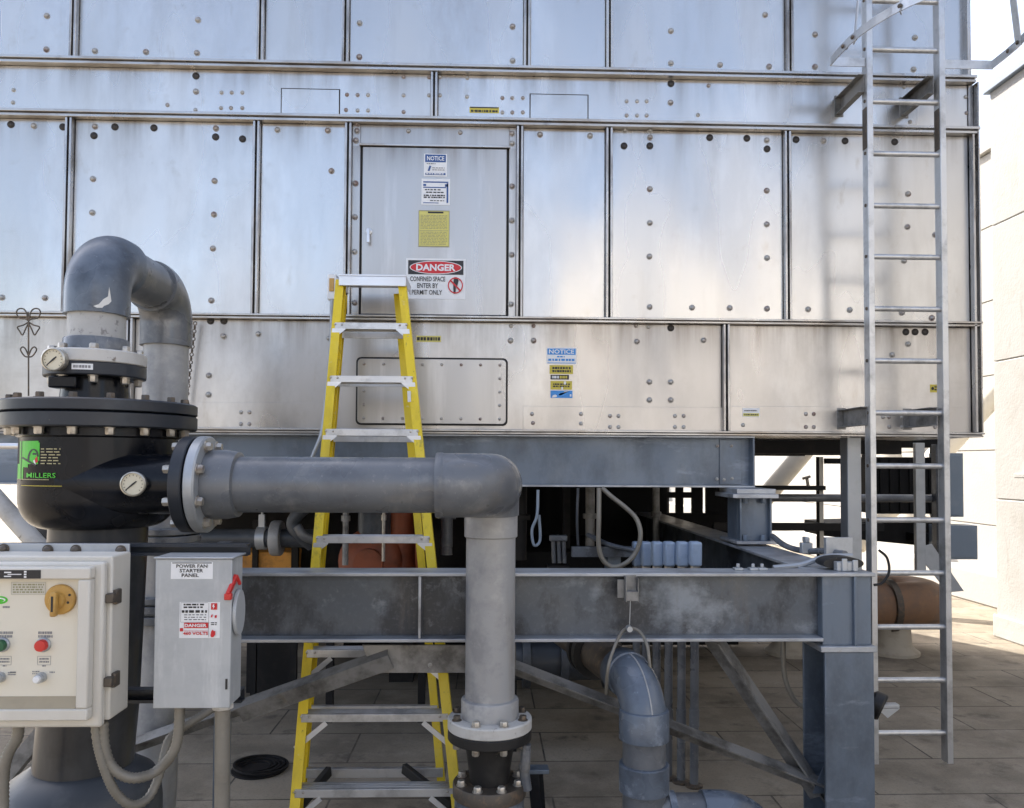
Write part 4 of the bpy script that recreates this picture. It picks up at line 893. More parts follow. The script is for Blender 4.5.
# strut rails behind the two boxes and the stand pipe
rl = thing('mounting_rack', 'slotted strut rails that carry the control panel and starter box', 'mounting frame', (x0-.05, SY+.15, 0))
def strut(u0, u1, v0, v1, Y, m):
    p = at(u0, v0, Y); q = at(u1, v1, Y); h = p.z - q.z; mb = MB()
    mb.box(p.x, q.x, Y, Y+.04, p.z-.004, p.z); mb.box(p.x, q.x, Y, Y+.04, q.z, q.z+.004); mb.box(p.x, q.x, Y+.036, Y+.04, q.z+.0042, p.z-.0042)
    mb.box(p.x, q.x, Y, Y+.003, p.z-.010, p.z-.0042); mb.box(p.x, q.x, Y, Y+.003, q.z+.0042, q.z+.010)
    return mb.build('strut_rail', M[m], rl)
strut(-90,247,543.5,556,SY+.126,'navy'); strut(-90,241,691,703,SY+.126,'navy')
xp = xx(-40,700,SY+.19); MB().box(xp-.03, xp+.03, SY+.168, SY+.21, 0, zz(0,543.5,SY+.126)).build('strut_post', M['galv'], rl)
xp = xx(222,700,SY+.19); MB().box(xp-.02, xp+.02, SY+.168, SY+.21, z0_+.02, zz(0,543.5,SY+.126)).build('strut_post', M['galv'], rl)
rc = thing('rigid_conduit', 'straight steel conduit running down from the grey starter box to the deck', 'conduit', (xx(222,750,SY+.06), SY+.06, 0))
xc = xx(222.5,720,SY+.06); xc2 = xx(223,800,SY+.06)
MB().tube([(xc,SY+.06,z0_-.005),(xc,SY+.06,z0_-.03),(xc2,SY+.06,.45),(xc2,SY+.06,0)], .0235, 20).build('pipe', M['conduit'], rc)
MB().lathe((xc,SY+.06,z0_), (0,0,-1), [(.030,-.002),(.034,.004),(.034,.016),(.028,.02)], 8).build('locknut', M['white_flange'], rc)
def flex(pts_, rr, label, us):
    o = ribbed_tube(spline(pts_, 8), rr, 14).build('flexible_conduit', M['conduit'], None, sharp=80); return tag(o, label, 'conduit', 'flexible conduits under the electrical boxes')
CYm = CY + .07
flex([at(103,722,CYm), at(104,745,CYm), at(110,764,CYm+.01), at(122,775,CYm+.02), at(137,778,CYm+.04), at(155,772,SY+.05), at(171,756,SY+.05), at(178,737,SY+.05), at(180,705,SY+.05)], .0155, 'flexible conduit looping from the beige panel up into the grey starter box', 0)
flex([at(95,722,CYm-.01), at(98,745,CYm-.01), at(105,770,CYm), at(116,793,CYm+.02), at(132,805,CYm+.05), at(148,798,CYm+.1), at(159,776,CYm+.14), at(165,752,CYm+.17), at(171,737,CYm+.2), at(190,723,CYm+.28), at(212,709,CYm+.36)], .0135, 'lower flexible conduit sagging beneath the beige panel, ending behind the starter box', 0)
flex([at(19,722,CYm), at(17,738,CYm), at(9,752,CYm), at(4,770,CYm), at(3,800,CYm), at(3,840,CYm)], .016, 'flexible conduit dropping from the left part of the beige panel, at the picture edge', 0)

# ------------------------------------------------------------------ yellow stepladder
def lp(u, v, k): return at(u, v, LY(k))
def LY(k): return 3.78 + (k-1)*.087
sl_ = thing('stepladder', 'tall yellow fibreglass stepladder with aluminium steps leaning against the tower', 'ladder', at(378,800,3.7)*1.0)
sl_.location.z = 0
def rail(pt, pb, side, wdt, dep, y_to, name):
    """C-channel: web on the outer side, flanges pointing inward"""
    pt = Vector(pt); pb = Vector(pb); d = (pb-pt).normalized(); e = pb + d*((pb.z-y_to)/max(-d.z,.2)); mb = MB()
    up = (0,-1,.25)
    mb.bar(pt, e, wdt, .005, up, 0, dep/2); mb.bar(pt, e, wdt, .005, up, 0, -dep/2); mb.bar(pt, e, .005, dep-.0055, up, side*(wdt/2-.0026), 0)
    return mb.build(name, M['yellow'], sl_), e
ztop = zz(372,282,LY(10))
tl = at(341,283,LY(10)+.03); trr = at(402.5,285,LY(10)+.03); bl = at(297.5,795,LY(1)+.03); brr = at(454,776,LY(1.2)+.03)
# d x up: find which sign of the section offset lies outside
_, fl_ = rail(tl, bl, 1, .047, .075, .04, 'front_rail'); _, fr2 = rail(trr, brr, -1, .047, .075, .04, 'front_rail')
rt0 = tl + Vector((-.012,.15,-.03)); rt1 = trr + Vector((-.045,.15,-.03))
rb0 = at(303,772,4.20); rb1 = at(440.5,772,4.20)
_, rl0 = rail(rt0, rb0, 1, .04, .05, .05, 'rear_rail'); _, rl1 = rail(rt1, rb1, -1, .04, .05, .05, 'rear_rail')
a = at(339,274,LY(10)-.03); b = at(406,286.5,LY(10)-.03)
mb = MB(); mb.box(a.x, b.x, LY(10)-.035, LY(10)+.27, a.z-.012, a.z); mb.box(a.x, b.x, LY(10)-.036, LY(10)-.028, b.z, a.z-.0122); mb.box(a.x, a.x+.006, LY(10)-.0275, LY(10)+.26, b.z+.01, a.z-.0122); mb.box(b.x-.006, b.x, LY(10)-.0275, LY(10)+.26, b.z+.01, a.z-.0122)
mb.build('top_cap', M['alu'], sl_, bevel=.004)
lb = at(409.5,397,LY(8)-.012); MB().bar(lb+Vector((.0,-.0345,.03)), lb+Vector((.004,-.0445,-.03)), .018, .002, (0,-1,.25)).build('label', M['chalk'], sl_)
ME['rivet'] = hexmesh(.0065, .005, M['hexbolt'], 0, True); ME['cbolt'] = hexmesh(.0125, .009, M['hexdark'], 0, True)
VS_ = {9:325.5, 8:379, 7:432.5, 6:487, 5:540, 4:597, 3:655, 2:720, 1:795}
def lerp(p, q, z): t = (z-p.z)/(q.z-p.z); return p + (q-p)*t
for k, v in VS_.items():
    z = zz(375, v, LY(k)-.03)
    l = lerp(tl, bl, z); r_ = lerp(trr, brr, z); yy = l.y
    hgt = .036
    mb = MB(); xa, xb = l.x - .004, r_.x + .004
    mb.box(xa, xb, yy-.046, yy+.04, z+.013, z+.018); mb.box(xa, xb, yy-.049, yy-.0465, z-.018, z+.018); mb.box(xa, xb, yy+.0405, yy+.043, z-.018, z+.018)
    for q in (-.02, 0, .02): mb.box(xa+.02, xb-.02, yy+q-.002, yy+q+.002, z+.0182, z+.0205)
    st = mb.build('step', M['ladder_alu'], sl_, bevel=.0015)
    for xo, s_ in ((l.x, 1), (r_.x, -1)):
        mb = MB()
        if k > 3:
            mb.prism([(xo-s_*.018, yy-.0535, z-.016), (xo+s_*.055, yy-.0535, z-.016), (xo+s_*.055, yy-.0535, z-.022), (xo-s_*.010, yy-.0535, z-.075), (xo-s_*.024, yy-.0535, z-.075)], (0,.004,0))
        else:
            mb.bar((xo-s_*.03, yy-.053, z-.14), (xo+s_*.115, yy-.053, z-.02), .004, .024, (0,0,1))
        mb.build('step_bracket', M['alu'], sl_)
    for xo, s_ in ((l.x, 1), (r_.x, -1)):
        for dx, dz in ((-.002,.008),(.035,.006),(-.012,-.06 if k>3 else -.115)): inst(ME['rivet'], 'rivet', (xo+s_*dx, yy-.0493 if dz>0 else yy-.054, z+dz), (0,-1,0), sl_)
for v, Yr in ((340,4.86),(386,4.78),(439,4.70),(711,4.22),(773,4.17)):
    z = zz(380, v, Yr); l = lerp(rt0, rb0, z); r_ = lerp(rt1, rb1, z); y = l.y - .032
    MB().box(l.x-.015, r_.x+.015, y-.004, y+.0, z-.022, z+.022).box(l.x-.015, r_.x+.015, y+.0002, y+.03, z+.018, z+.022).build('rear_brace', M['ladder_alu'], sl_, bevel=.001)
for p, q, zf in ((rl0,.03,.0995),(rl1,.03,.0995),(fl_,.035,.07),(fr2,.035,.07)): MB().box(p.x-q, p.x+q, p.y-.05, p.y+.045, 0, zf).build('rubber_foot', M['rubber'], sl_, bevel=.006)
for p, q in ((at(329,771,4.15), at(298,808,3.85)), (at(404,768,4.15), at(452,806,3.85))): MB().bar(p, q, .03, .05).build('foot_stay', M['rubber'], sl_, bevel=.004)

# ------------------------------------------------------------------ fixed ladder with cage
QY = 4.65
fx = thing('fixed_ladder', 'fixed aluminium ladder with safety cage bolted to the right end of the tower', 'ladder', at(908,765,QY))
xl = xx(873,400,QY); xr = xx(946.5,400,QY); zbt = zz(944,764,QY)
for x in (xl, xr):
    mb = MB(); mb.box(x-.017, x+.017, QY, QY+.005, zbt, 6.9); mb.box(x-.017, x-.012, QY+.0052, QY+.065, zbt, 6.9); mb.box(x-.017, x+.017, QY+.0652, QY+.07, zbt, 6.9)
    mb.build('rail', M['ladder_alu'], fx, bevel=.0015)
rung_z = [zz(908, v, QY+.03) for v in (733,680,627,573,520,466,413,361,309,257,206,154,102,50)]
zz0 = rung_z[-1]; rung_z += [zz0 + .3*k for k in range(1, 6)]
for z in rung_z:
    MB().tube([(xl+.0175,QY+.033,z),(xr-.0175,QY+.033,z)], .0165, 14).build('rung', M['ladder_alu'], fx)
mb = MB()
for z in rung_z: mb.lathe((xl-.0172,QY+.033,z), (-1,0,0), [(.011,0),(.010,.005)], 8); mb.lathe((xr+.0172-.034-.0002,QY+.033,z), (-1,0,0), [(.011,0),(.010,.005)], 8)
mb.build('rung_ends', M['hexdark'], fx)
for v0, v1 in ((128,147),(128,147)):
    pass
for x in (xl, xr):
    MB().box(x-.0215, x-.0175, QY+.01, QY+.06, zz(870,147,QY), zz(870,106,QY)).build('splice_plate', M['hexdark'], fx, bevel=.001)
# stand-off channels to the wall
for va, hb in ((74,.112), (406.5,.112)):
    for x in (xl-.018, xr-.036):
        z1b = zz(868,va,QY+.03); z0b = z1b - hb
        mb = MB(); mb.box(x-.006, x, QY+.03, 4.994, z0b, z1b); mb.box(x-.040, x-.0062, QY+.03, 4.994, z1b-.006, z1b); mb.box(x-.040, x-.0062, QY+.03, 4.994, z0b, z0b+.006)
        mb.box(x-.045, x+.012, 4.9942, 5.0, z0b-.012, z1b+.012)
        mb.build('standoff_bracket', M['brace'], fx, bevel=.0015)
# safety cage: bottom hoop and vertical straps
zc_ = zz(855,60,QY); cgx = (xl+xr)/2 + .045
def strap_path(pts_, w, t, m, name, up):
    mb = MB()
    for i in range(len(pts_)-1): mb.bar(pts_[i], pts_[i+1], t, w, up)
    return mb.build(name, m, fx)
rx, ry = .495, .72
def hoop(z, rx, ry, n=20):
    return [(cgx - rx, QY+.02, z)] + [(cgx - rx*math.cos(math.pi*k/n), QY-.10 - ry*math.sin(math.pi*k/n), z) for k in range(n+1)] + [(cgx + rx, QY+.02, z)]
strap_path(hoop(zc_, rx, ry), .05, .006, M['ladder_alu'], 'cage_hoop', (0,0,1))
strap_path(hoop(zc_+1.25, .36, .64), .05, .006, M['ladder_alu'], 'cage_hoop', (0,0,1))
for x0_, x1_ in ((cgx-rx-.005, xl-.018), (xr+.018, cgx+rx+.005)):
    MB().box(x0_, x1_, QY+.02, QY+.026, zc_-.028, zc_+.026).build('cage_arm', M['ladder_alu'], fx, bevel=.001)
for t in (12, 40, 90, 140, 168):
    c_, s_ = math.cos(R(t)), math.sin(R(t))
    MB().bar((cgx-rx*c_*.985, QY-.10-ry*s_*.985, zc_-.03), (cgx-.36*c_*.985, QY-.10-.64*s_*.985, zc_+1.3), .006, .04, (c_,-s_,0) if False else (s_,c_,0)).build('cage_strap', M['ladder_alu'], fx)
for t in (12, 40, 90, 140, 168, 4, 176):
    c_, s_ = math.cos(R(t)), math.sin(R(t))
    inst(ME['cbolt'], 'cage_bolt', (cgx-rx*c_*1.012, QY-.10-ry*s_*1.012, zc_), (-c_,-s_,0), fx); inst(ME['cbolt'], 'cage_bolt', (cgx-rx*c_*.97, QY-.10-ry*s_*.97, zc_-.005), (c_,s_,0), fx)

# ------------------------------------------------------------------ lower grey elbow pipe
GY = 3.42; gx = xx(644,760,GY); zax = .90; Rb = .165
lo = thing('elbow_pipe', 'blue grey plastic pipe elbow held by the cable sling under the beam', 'pipe', (gx, GY, 0))
dvx = -.20
hv = Vector((dvx, 1, 0)).normalized()
c = Vector((gx, GY, zax-Rb)) + hv*Rb
s_rim = zz(644,717,GY-.1); s_bot = zz(644,747.5,GY-.1)
pth = [(gx,GY,s_rim-.02), (gx,GY,zax-Rb)] + arc(c, -hv, (0,0,1), Rb, 0, math.pi/2, 16)[1:] 
e0 = Vector(pth[-1]); pth.append(tuple(e0 + hv*.05))
MB().tube(pth, .097, 44).build('elbow', M['pvc_blue'], lo)
ml = [Vector((gx,GY,0)) - hv*.0985 + Vector((0,0,z)) for z in (s_bot+.01, s_rim-.01)]
ml = [Vector((gx,GY,zax-Rb)) - hv*.0975] + arc(c, -hv, (0,0,1), Rb+.0975, 0, math.pi/2, 16)[1:]
MB().tube([Vector((gx,GY,s_rim)) - hv*.0975] + ml, .0035, 6).build('mould_line', M['pvc_pale'], lo)
MB().lathe(e0, hv, [(.097,.0),(.104,.004),(.104,.10),(.099,.104)], 40).build('elbow_socket', M['pvc_blue'], lo)
MB().lathe((gx,GY,0), (0,0,1), [(.098,s_bot),(.106,s_bot+.004),(.106,s_rim-.003),(.103,s_rim+.002),(.096,s_rim+.004)], 44).build('socket', M['pvc_blue'], lo)
t1 = zz(644,772,GY-.1); 
MB().tube([(gx,GY,s_bot+.02),(gx,GY,0)], .0905, 40).build('pipe', M['pvc'], lo)
t0 = zz(644,803,GY-.12)
MB().lathe((gx,GY,0), (0,0,1), [(.098,t0),(.106,t0+.004),(.106,t1-.004),(.103,t1),(.0915,t1+.001)], 44).build('tee_socket', M['pvc_blue'], lo)
MB().tube([e0 + hv*.10, e0 + hv*1.4], .092, 36).build('pipe', M['hexdark'], lo)
for q in (.42, .50): MB().lathe(e0, hv, [(.09,q),(.13,q),(.13,q+.04),(.09,q+.04)], 36, False).build('coupling_ring', M['black_dull'], lo)
zt2 = zz(700,809,GY)
MB().tube([(gx,GY,zt2-.02),(gx+.30,GY,zt2-.02)], .084, 36).build('branch', M['pvc'], lo)
eb = [(gx+.25,GY,zt2-.02),(gx+.32,GY,zt2-.02)] + arc((gx+.32,GY,zt2-.02-.2), (0,0,1), (1,0,0), .2, 0, math.pi/2, 12)[1:] + [(gx+.52,GY,0)]
MB().tube(eb, .095, 40).build('elbow', M['pvc_blue'], lo)
MB().lathe((gx,GY,zt2-.02), (1,0,0), [(.0845,.10),(.094,.102),(.094,.13),(.0845,.132)], 40, False).build('branch_rim', M['pvc_blue'], lo)

# ------------------------------------------------------------------ conduits with blue boxes
DY = 4.6
spec = [(695,688,13.2,'first from right in the row'),(682,676,13,'second from right in the row'),(669,662,12.5,'third from right in the row'),(657,650,12,'fourth from right in the row'),(646,640,11,'fifth from right in the row'),(637,632,10,'leftmost in the row, by the hanging hose')]
for i, (u, ul, wd, lab) in enumerate(spec):
    Yc = DY + .06*i if i < 4 else DY + .1*i
    x = xx(u, 555, Yc); xf = xx(u-1, 780, Yc)
    t = thing('capped_conduit', 'grey conduit pipe with blue box on top, %s' % lab, 'conduit', (xf, Yc, 0), 'capped conduits behind the platform beam')
    zb1 = zz(u, 566, Yc); zt1 = zz(u, 541.5, Yc); hw = wd*Yc/800/2
    MB().box(x-hw*.88, x+hw*.88, Yc-.04, Yc+.04, zb1, zt1).build('box', M['bluecap'], t, bevel=.012)
    MB().lathe((x,Yc,0), (0,0,1), [(.022,zb1-.03),(.028,zb1-.025),(.028,zb1-.0005)], 16).build('neck', M['hexbolt'], t)
    MB().tube([(xf,Yc,0),(x,Yc,zb1-.025)], .0245, 18).build('pipe', M['pvc'], t)
    zq = zz(u, 716, Yc); MB().lathe((xf+.002,Yc,0), (0,0,1), [(.0246,zq-.06),(.0285,zq-.058),(.0285,zq+.04),(.0246,zq+.042)], 18).build('coupling', M['pvc'], t)
    MB().lathe((xf,Yc,0), (0,0,1), [(.05,0),(.05,.012),(.03,.02)], 20).build('floor_flange', M['hexdark'], t)
tag(MB().tube(spline([at(599,488,4.72), at(598.8,520,4.7), at(598.6,545,4.7), at(603,560,4.7), at(613,567,4.7), at(626,563,4.68), at(636,552,4.68), at(640.5,536,4.68), at(637,520,4.7), at(626,508,4.72), at(612,497,4.74), at(602,488,4.76)], 6), .014, 12).build('hanging_hose', M['conduit'], None),
    'grey flexible hose hanging in a loop under the upper beam, left of the blue boxes', 'hose')
tag(MB().tube(spline([at(578,488,4.9), at(577,520,4.9), at(578,545,4.92)]), .008, 8).build('hanging_cable', M['base_slate'], None), 'thin straight grey cable hanging under the beam, left of the looped hose', 'cable')
tag(MB().tube(spline([at(538,490,4.9), at(537,515,4.88), at(532,530,4.88), at(534,545,4.88), at(540,540,4.9), at(539,515,4.9)]), .009, 8).build('hanging_cable', M['bluebox'], None), 'pale blue cable hanging under the beam beside the grey down pipe', 'cable')
tag(MB().tube(spline([at(783,640,3.9), at(784,672,3.9), at(790,692,3.9), at(800,705,3.9), at(816,709,3.86)]), .0125, 12).build('flexible_conduit', M['conduit'], None), 'dark flexible conduit curving from the beam down to the right steel post', 'conduit')
# ------------------------------------------------------------------ equipment under the tower
# horizontal header with grooved coupling
hp = thing('header_pipe', 'dark header pipe with a grooved coupling under the tower, behind the stepladder', 'pipe', at(270,538,5.5))
p = at(215,538,5.5); q = at(322,538.5,5.5)
MB().tube([(p.x-.6,5.5,p.z),(q.x,5.5,p.z)], .062, 24).build('pipe', M['base_slate'], hp)
c_ = at(277,538,5.5); MB().lathe((c_.x,5.5,p.z), (1,0,0), [(.063,-.035),(.115,-.035),(.12,-.02),(.12,.02),(.115,.035),(.063,.035)], 28).build('coupling', M['pvc_pale'], hp, bevel=.004)
c_ = at(262,538,5.5); mb = MB(); mb.lathe((c_.x,5.5,p.z), (1,0,0), [(.0625,-.03),(.078,-.03),(.078,.03),(.0625,.03)], 24, False); mb.tube([(c_.x,5.5,p.z+.077),(c_.x,5.5,zD0)], .009, 8); mb.box(c_.x-.02,c_.x+.02,5.48,5.52,p.z+.07,p.z+.16); mb.build('pipe_hanger', M['grey_light'], hp)
MB().tube(spline([at(312,545,5.45), at(300,535,5.4), at(293,524,5.4), at(300,512,5.4), at(318,498,5.4)]), .045, 16).build('branch', M['base_slate'], hp)
MB().tube(spline([at(316,541,5.4), at(304,536,5.36), at(297,526,5.36)]), .03, 16).build('drain', M['pvc'], hp)
# rust red pump
rp = thing('pump', 'rust red pump with flanged pipe under the tower, right of the stepladder', 'pump', at(395,600,5.8))
p = at(402,570,5.8)
MB().lathe((p.x,5.8,0), (0,0,1), [(.11,1.06),(.11,1.50),(.12,1.55),(.12,1.75),(.09,1.78)], 28).build('pipe', M['rust_red'], rp)
q = at(421,540,5.75); MB().lathe((q.x,5.75,q.z), (1,0,0), [(.10,-.02),(.25,-.02),(.25,.02),(.10,.02)], 32).build('flange', M['rust_red'], rp)
q = at(372,556,5.75); MB().lathe((q.x,5.75,q.z-.03), (0,-1,0), [(.20,-.1),(.23,-.05),(.23,.05),(.19,.1),(.10,.13),(.10,.2)], 36).build('casing', M['rust_red'], rp, sharp=60)
q = at(374,530,5.7); MB().lathe((q.x,5.75,1.2), (0,0,1), [(.12,0),(.12,.42),(.10,.45)], 28).build('motor', M['base_slate'], rp)
MB().box(p.x-.55, p.x+.2, 5.5, 6.1, .95, 1.02).build('base_plate', M['dark_metal'], rp, bevel=.01)
for dx in (-.5, .15): MB().box(p.x+dx-.025, p.x+dx+.025, 5.75, 5.8, 0, .949).build('leg', M['dark_metal'], rp)
# dark tank and boxes added to block light in the space behind
tk = thing('blocking_tank', 'dark horizontal tank added to block light under the tower', 'tank', (-1.2, 7.2, 0))
MB().lathe((-3.9,7.3,1.02), (1,0,0), [(.2,0),(.55,.12),(.7,.35),(.7,3.5),(.55,3.75),(.2,3.87)], 36).build('shell', M['dark_metal'], tk)
for x in (-3.3,-.7): MB().box(x-.1,x+.1,6.8,7.8,0,.5).build('saddle', M['dark_metal'], tk)
amb = thing('equipment_box', 'rusty equipment box painted sunlit amber in the gap under the tower, left of the stepladder', 'equipment box', at(257,590,6.3))
p = at(238,552,6.3); q = at(291,640,6.3); MB().box(p.x,q.x,6.3,6.7,.95,p.z).build('case', M['sunlit_rust'], amb, bevel=.01); MB().box(p.x+.02,q.x-.02,6.5,6.56,0,.949).build('stand', M['dark_metal'], amb)
for dx, w_, z_ in ((.12,.04,.25),(.42,.05,.3)): MB().box(p.x+dx,p.x+dx+w_,6.26,6.299,.0,p.z+z_).build('rib', M['dark_metal'], amb)
amb2 = thing('pipe_manifold', 'dark pipe manifold with flanges below the platform beam, behind the elbow', 'pipe', at(560,670,5.2))
p = at(560,660,5.2)
MB().tube([(p.x-.55,5.2,p.z),(p.x+.36,5.2,p.z)], .125, 28).build('pipe', M['base_slate'], amb2)
for dx in (-.22,.02,.30): MB().lathe((p.x+dx,5.2,p.z), (1,0,0), [(.12,-.025),(.175,-.025),(.175,.025),(.12,.025)], 28, False).build('flange', M['base_slate'], amb2, bevel=.004)
MB().box(p.x-.33,p.x-.28,5.17,5.23,0,p.z-.1).build('support', M['dark_metal'], amb2)
sk = thing('blocking_skid', 'added dark skid with shelf bar, blocking light deep under the tower, behind the blue boxes', 'equipment', (.9, 6.6, 0))
mb = MB(); mb.box(-.0,.95,6.2,7.6,.35,1.16); mb.build('case', M['sheet_black'], sk, bevel=.01)  # added black case, cuts light deep under the tower
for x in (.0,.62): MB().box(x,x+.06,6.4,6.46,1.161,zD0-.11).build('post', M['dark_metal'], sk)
a = at(572,549,5.0); mb = MB(); mb.box(a.x,at(632,549,5.0).x,5.0,5.05,at(600,557,5).z,at(600,547,5).z); 
mb.build('shelf_bar', M['galv'], sk)
MB().tube(spline([at(588,535,5.2), at(610,545,5.0), at(636,551,4.9)]), .016, 10).build('stay', M['galv'], sk)
mb = MB(); mb.box(at(608,557,5.05).x,at(621,557,5.05).x,5.06,5.2,1.011,at(610,556,5).z); mb.build('leg', M['galv2'], sk)
vc = thing('valve_cluster', 'small grey valve cluster with three stubs in the gap beside the grey down pipe', 'valve', at(557,560,5.3))
for u in (553,558.5,563.5):
    p = at(u,541,5.3); q = at(u+1,563,5.3); MB().tube([p,q],.014,10).build('stub', M['pvc'], vc)
p = at(558,541,5.3); MB().box(p.x-.06,p.x+.06,5.27,5.33,p.z,p.z+.04).build('body', M['pvc'], vc, bevel=.008)
p = at(558,565,5.3); MB().box(p.x-.07,p.x+.07,5.25,5.35,1.011,p.z).build('stand', M['dark_metal'], vc)
for u, Y, r_, m, lab in ((346,5.3,.02,'brace','thin brown drop pipe right of the stepladder left rail, under the tower'),(384,5.5,.012,'hexbolt','slim tan rod hanging between the stepladder rails, under the tower'),(447,5.9,.045,'pvc','grey drop pipe right of the stepladder, in the dark under the tower'),
        (520,5.6,.05,'dark_metal','thick dark drop pipe just right of the grey down pipe'),(590,6.0,.035,'brace','brown drop pipe behind the hanging hose loop'),(656,6.9,.03,'brace','dull drop pipe far back, above the blue topped conduits')):
    p = at(u,500,Y); tag(MB().tube([(p.x,Y,zD0-.001), (p.x,Y,1.17)], r_, 14).lathe((p.x,Y,p.z-.12),(0,0,1),[(r_,-.02),(r_*1.5,-.018),(r_*1.5,.018),(r_,.02)],14).build('drop_pipe', M[m], None), lab, 'pipe')
tag(MB().box(.15, sx-.0065, 5.05, 5.38, .95, 1.01).build('cross_member', M['dark_metal'], None), 'dark flat steel cross member behind the platform beam, carrying the valve cluster', 'steel beam')
bk = thing('dark_backing', 'tall black sheet added to darken the back of the space under the tower', 'panel', (-.3, 8.1, 0))
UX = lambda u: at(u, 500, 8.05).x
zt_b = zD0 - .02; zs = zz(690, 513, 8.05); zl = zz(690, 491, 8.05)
MB().box(-1.4, UX(667), 8.05, 8.09, .02, zt_b).build('sheet', M['sheet_black'], bk)  # black sheets added to stand in for the darkness behind
MB().box(UX(667)+.001, UX(738), 8.05, 8.09, .02, zs).build('sheet', M['sheet_black'], bk)
for u0, u1 in ((676,683.5),(692,703),(706,738)): MB().box(UX(u0), UX(u1), 8.05, 8.09, zs+.001, zt_b).build('post', M['sheet_black'], bk)
zz1 = zz(690,496,8.05); MB().box(UX(667)+.001, UX(693), 8.045, 8.049, zz1-.02, zz1+.04).build('cross_bar', M['sheet_black'], bk)
# ------------------------------------------------------------------ right hand background frames
gr_ = thing('guard_frame', 'dark steel guard frame of posts and horizontal rails under the right end of the tower', 'guard rail', at(820,600,7.2))
gy = 7.2
p0 = at(768,490,gy).x; p1 = at(884,490,gy).x
for v, h, m in ((488,.04,'dark_metal'),(527,.07,'dark_metal')):
    z = zz(820,v,gy); MB().box(p0-.5 if v==527 else p0-.3, p1 if v==527 else at(826,490,gy).x, gy, gy+.05, z-h/2, z+h/2).build('rail', M[m], gr_, bevel=.003)
z = zz(820,498,6.9); MB().tube([(p0-.4,6.9,z),(at(936,498,6.9).x,6.9,z)], .034, 14).build('pipe_rail', M['pvc'], gr_)
z = zz(820,461,gy); MB().box(at(826,460,gy).x, at(848,460,gy).x, gy, gy+.05, z-.025, z+.025).build('rail', M['sheet_black'], gr_)
mb = MB(); mb.box(at(819,490,gy+.06).x, at(821.5,490,gy).x, gy+.055, gy+.12, 0, zD0-.11); mb.build('post', M['sheet_black'], gr_); mb = MB(); mb.box(at(822,490,gy).x, at(826,490,gy).x, gy+.055, gy+.07, 0, zD0-.11); mb.build('post', M['white_tube'], gr_)
p = at(807,482,gy); mb = MB(); mb.tube([(p.x+.01,gy,zz(807,486,gy)),(p.x,gy,p.z+.03)], .015, 8); mb.tube([(p.x-.04,gy,p.z+.03),(p.x+.03,gy,p.z+.05)], .012, 8); mb.build('valve', M['hexbolt'], gr_)
# black louvred unit
lv = thing('air_unit', 'black ribbed air unit hanging under the right end of the tower, behind the fixed ladder', 'air unit', at(915,540,8.0))
def ribbed(u0,u1,v0,v1,Y,name):
    p = at(u0,v0,Y); q = at(u1,v1,Y); mb = MB(); mb.box(p.x,q.x,Y,Y+.5,q.z,p.z); k = p.x+.05
    while k < q.x-.03: mb.box(k,k+.035,Y-.02,Y-.0005,q.z+.02,p.z-.02); k += .10
    return mb.build(name, M['sheet_black'], lv, bevel=.003)
ribbed(874,947,457,514,7.9,'upper_case')
p = at(824,522,8.0); q = at(945,548,8.0)
MB().prism([(p.x,8.0,zz(824,523,8)),(p.x,8.0,zz(824,536,8)),(q.x,8.0,zz(930,548,8)),(q.x,8.0,zz(930,520,8))], (0,.5,0)).build('lower_case', M['sheet_black'], lv)
MB().box(at(935,440,7.9).x,at(945,440,7.9).x,7.9,8.0,zz(900,520,8),2.02).build('hanger', M['sheet_black'], lv); MB().box(at(880,440,7.9).x,at(888,440,7.9).x,8.2,8.3,zz(900,460,8),2.02).build('hanger', M['sheet_black'], lv)
MB().box(2.4, at(947,440,7.9).x, 7.85, 8.35, 2.021, 2.10).build('hanger_beam', M['sheet_black'], lv)
def cabinet(u0,u1,v0,v1,Y,label,d=.2):
    p = at(u0,v0,Y); q = at(u1,v1,Y); t = thing('cabinet', label, 'cabinet', ((p.x+q.x)/2,Y,q.z))
    MB().box(p.x,q.x,Y,Y+d,q.z,p.z).build('case', M['bluebox'], t, bevel=.006)
    MB().box(p.x+.02,q.x-.02,Y-.012,Y-.0005,q.z+.02,p.z-.02).build('door', M['bluebox'], t, bevel=.004)
    MB().box(p.x-.12,(p.x+q.x)/2,Y+d+.001,8.0,p.z-.18,p.z-.10).build('arm', M['sheet_black'], t)
cabinet(940,978,525.5,559.5,7.6,'lower blue grey cabinet right of the fixed ladder')
cabinet(940,964,453,517,7.75,'tall narrow grey cabinet just right of the fixed ladder rail')
# big rusty return bend on its pedestal
ub = thing('return_bend', 'big rust brown pipe bend resting on a pedestal behind the fixed ladder', 'pipe', at(900,640,7.8))
zc2 = zz(905,603,7.9); x_ = xx(910,603,7.9); rb_ = .225; y0_ = 7.75; Rb = .30
pth = [(x_-1.9,y0_,zc2),(x_-.1,y0_,zc2)] + arc((x_-.1,y0_+Rb,zc2),(0,-1,0),(1,0,0),Rb,0,math.pi,24)[1:] + [(x_-1.9,y0_+2*Rb,zc2)]
MB().tube(pth, rb_, 36).build('bend', M['rust'], ub)
MB().lathe((x_-.30,y0_,zc2),(1,0,0),[(.22,-.03),(.26,-.03),(.26,.03),(.22,.03)],36,False).build('coupling', M['hexdark'], ub)
MB().lathe((x_-.42,y0_-.05,zc2-.05),(1,0,0),[(.05,-.1),(.05,.12)],16).build('clamp_bolt', M['pvc'], ub)
def pedestal(u, v, Y, label):
    p = at(u, v, Y); t = MB().lathe((p.x,Y,0),(0,0,1),[(.24,0),(.24,.03),(.20,.06),(.17,.10),(.16,zc2-rb_+.03)],36).build('pipe_pedestal', M['beige_conc'], None)
    tag(t, label, 'pedestal')
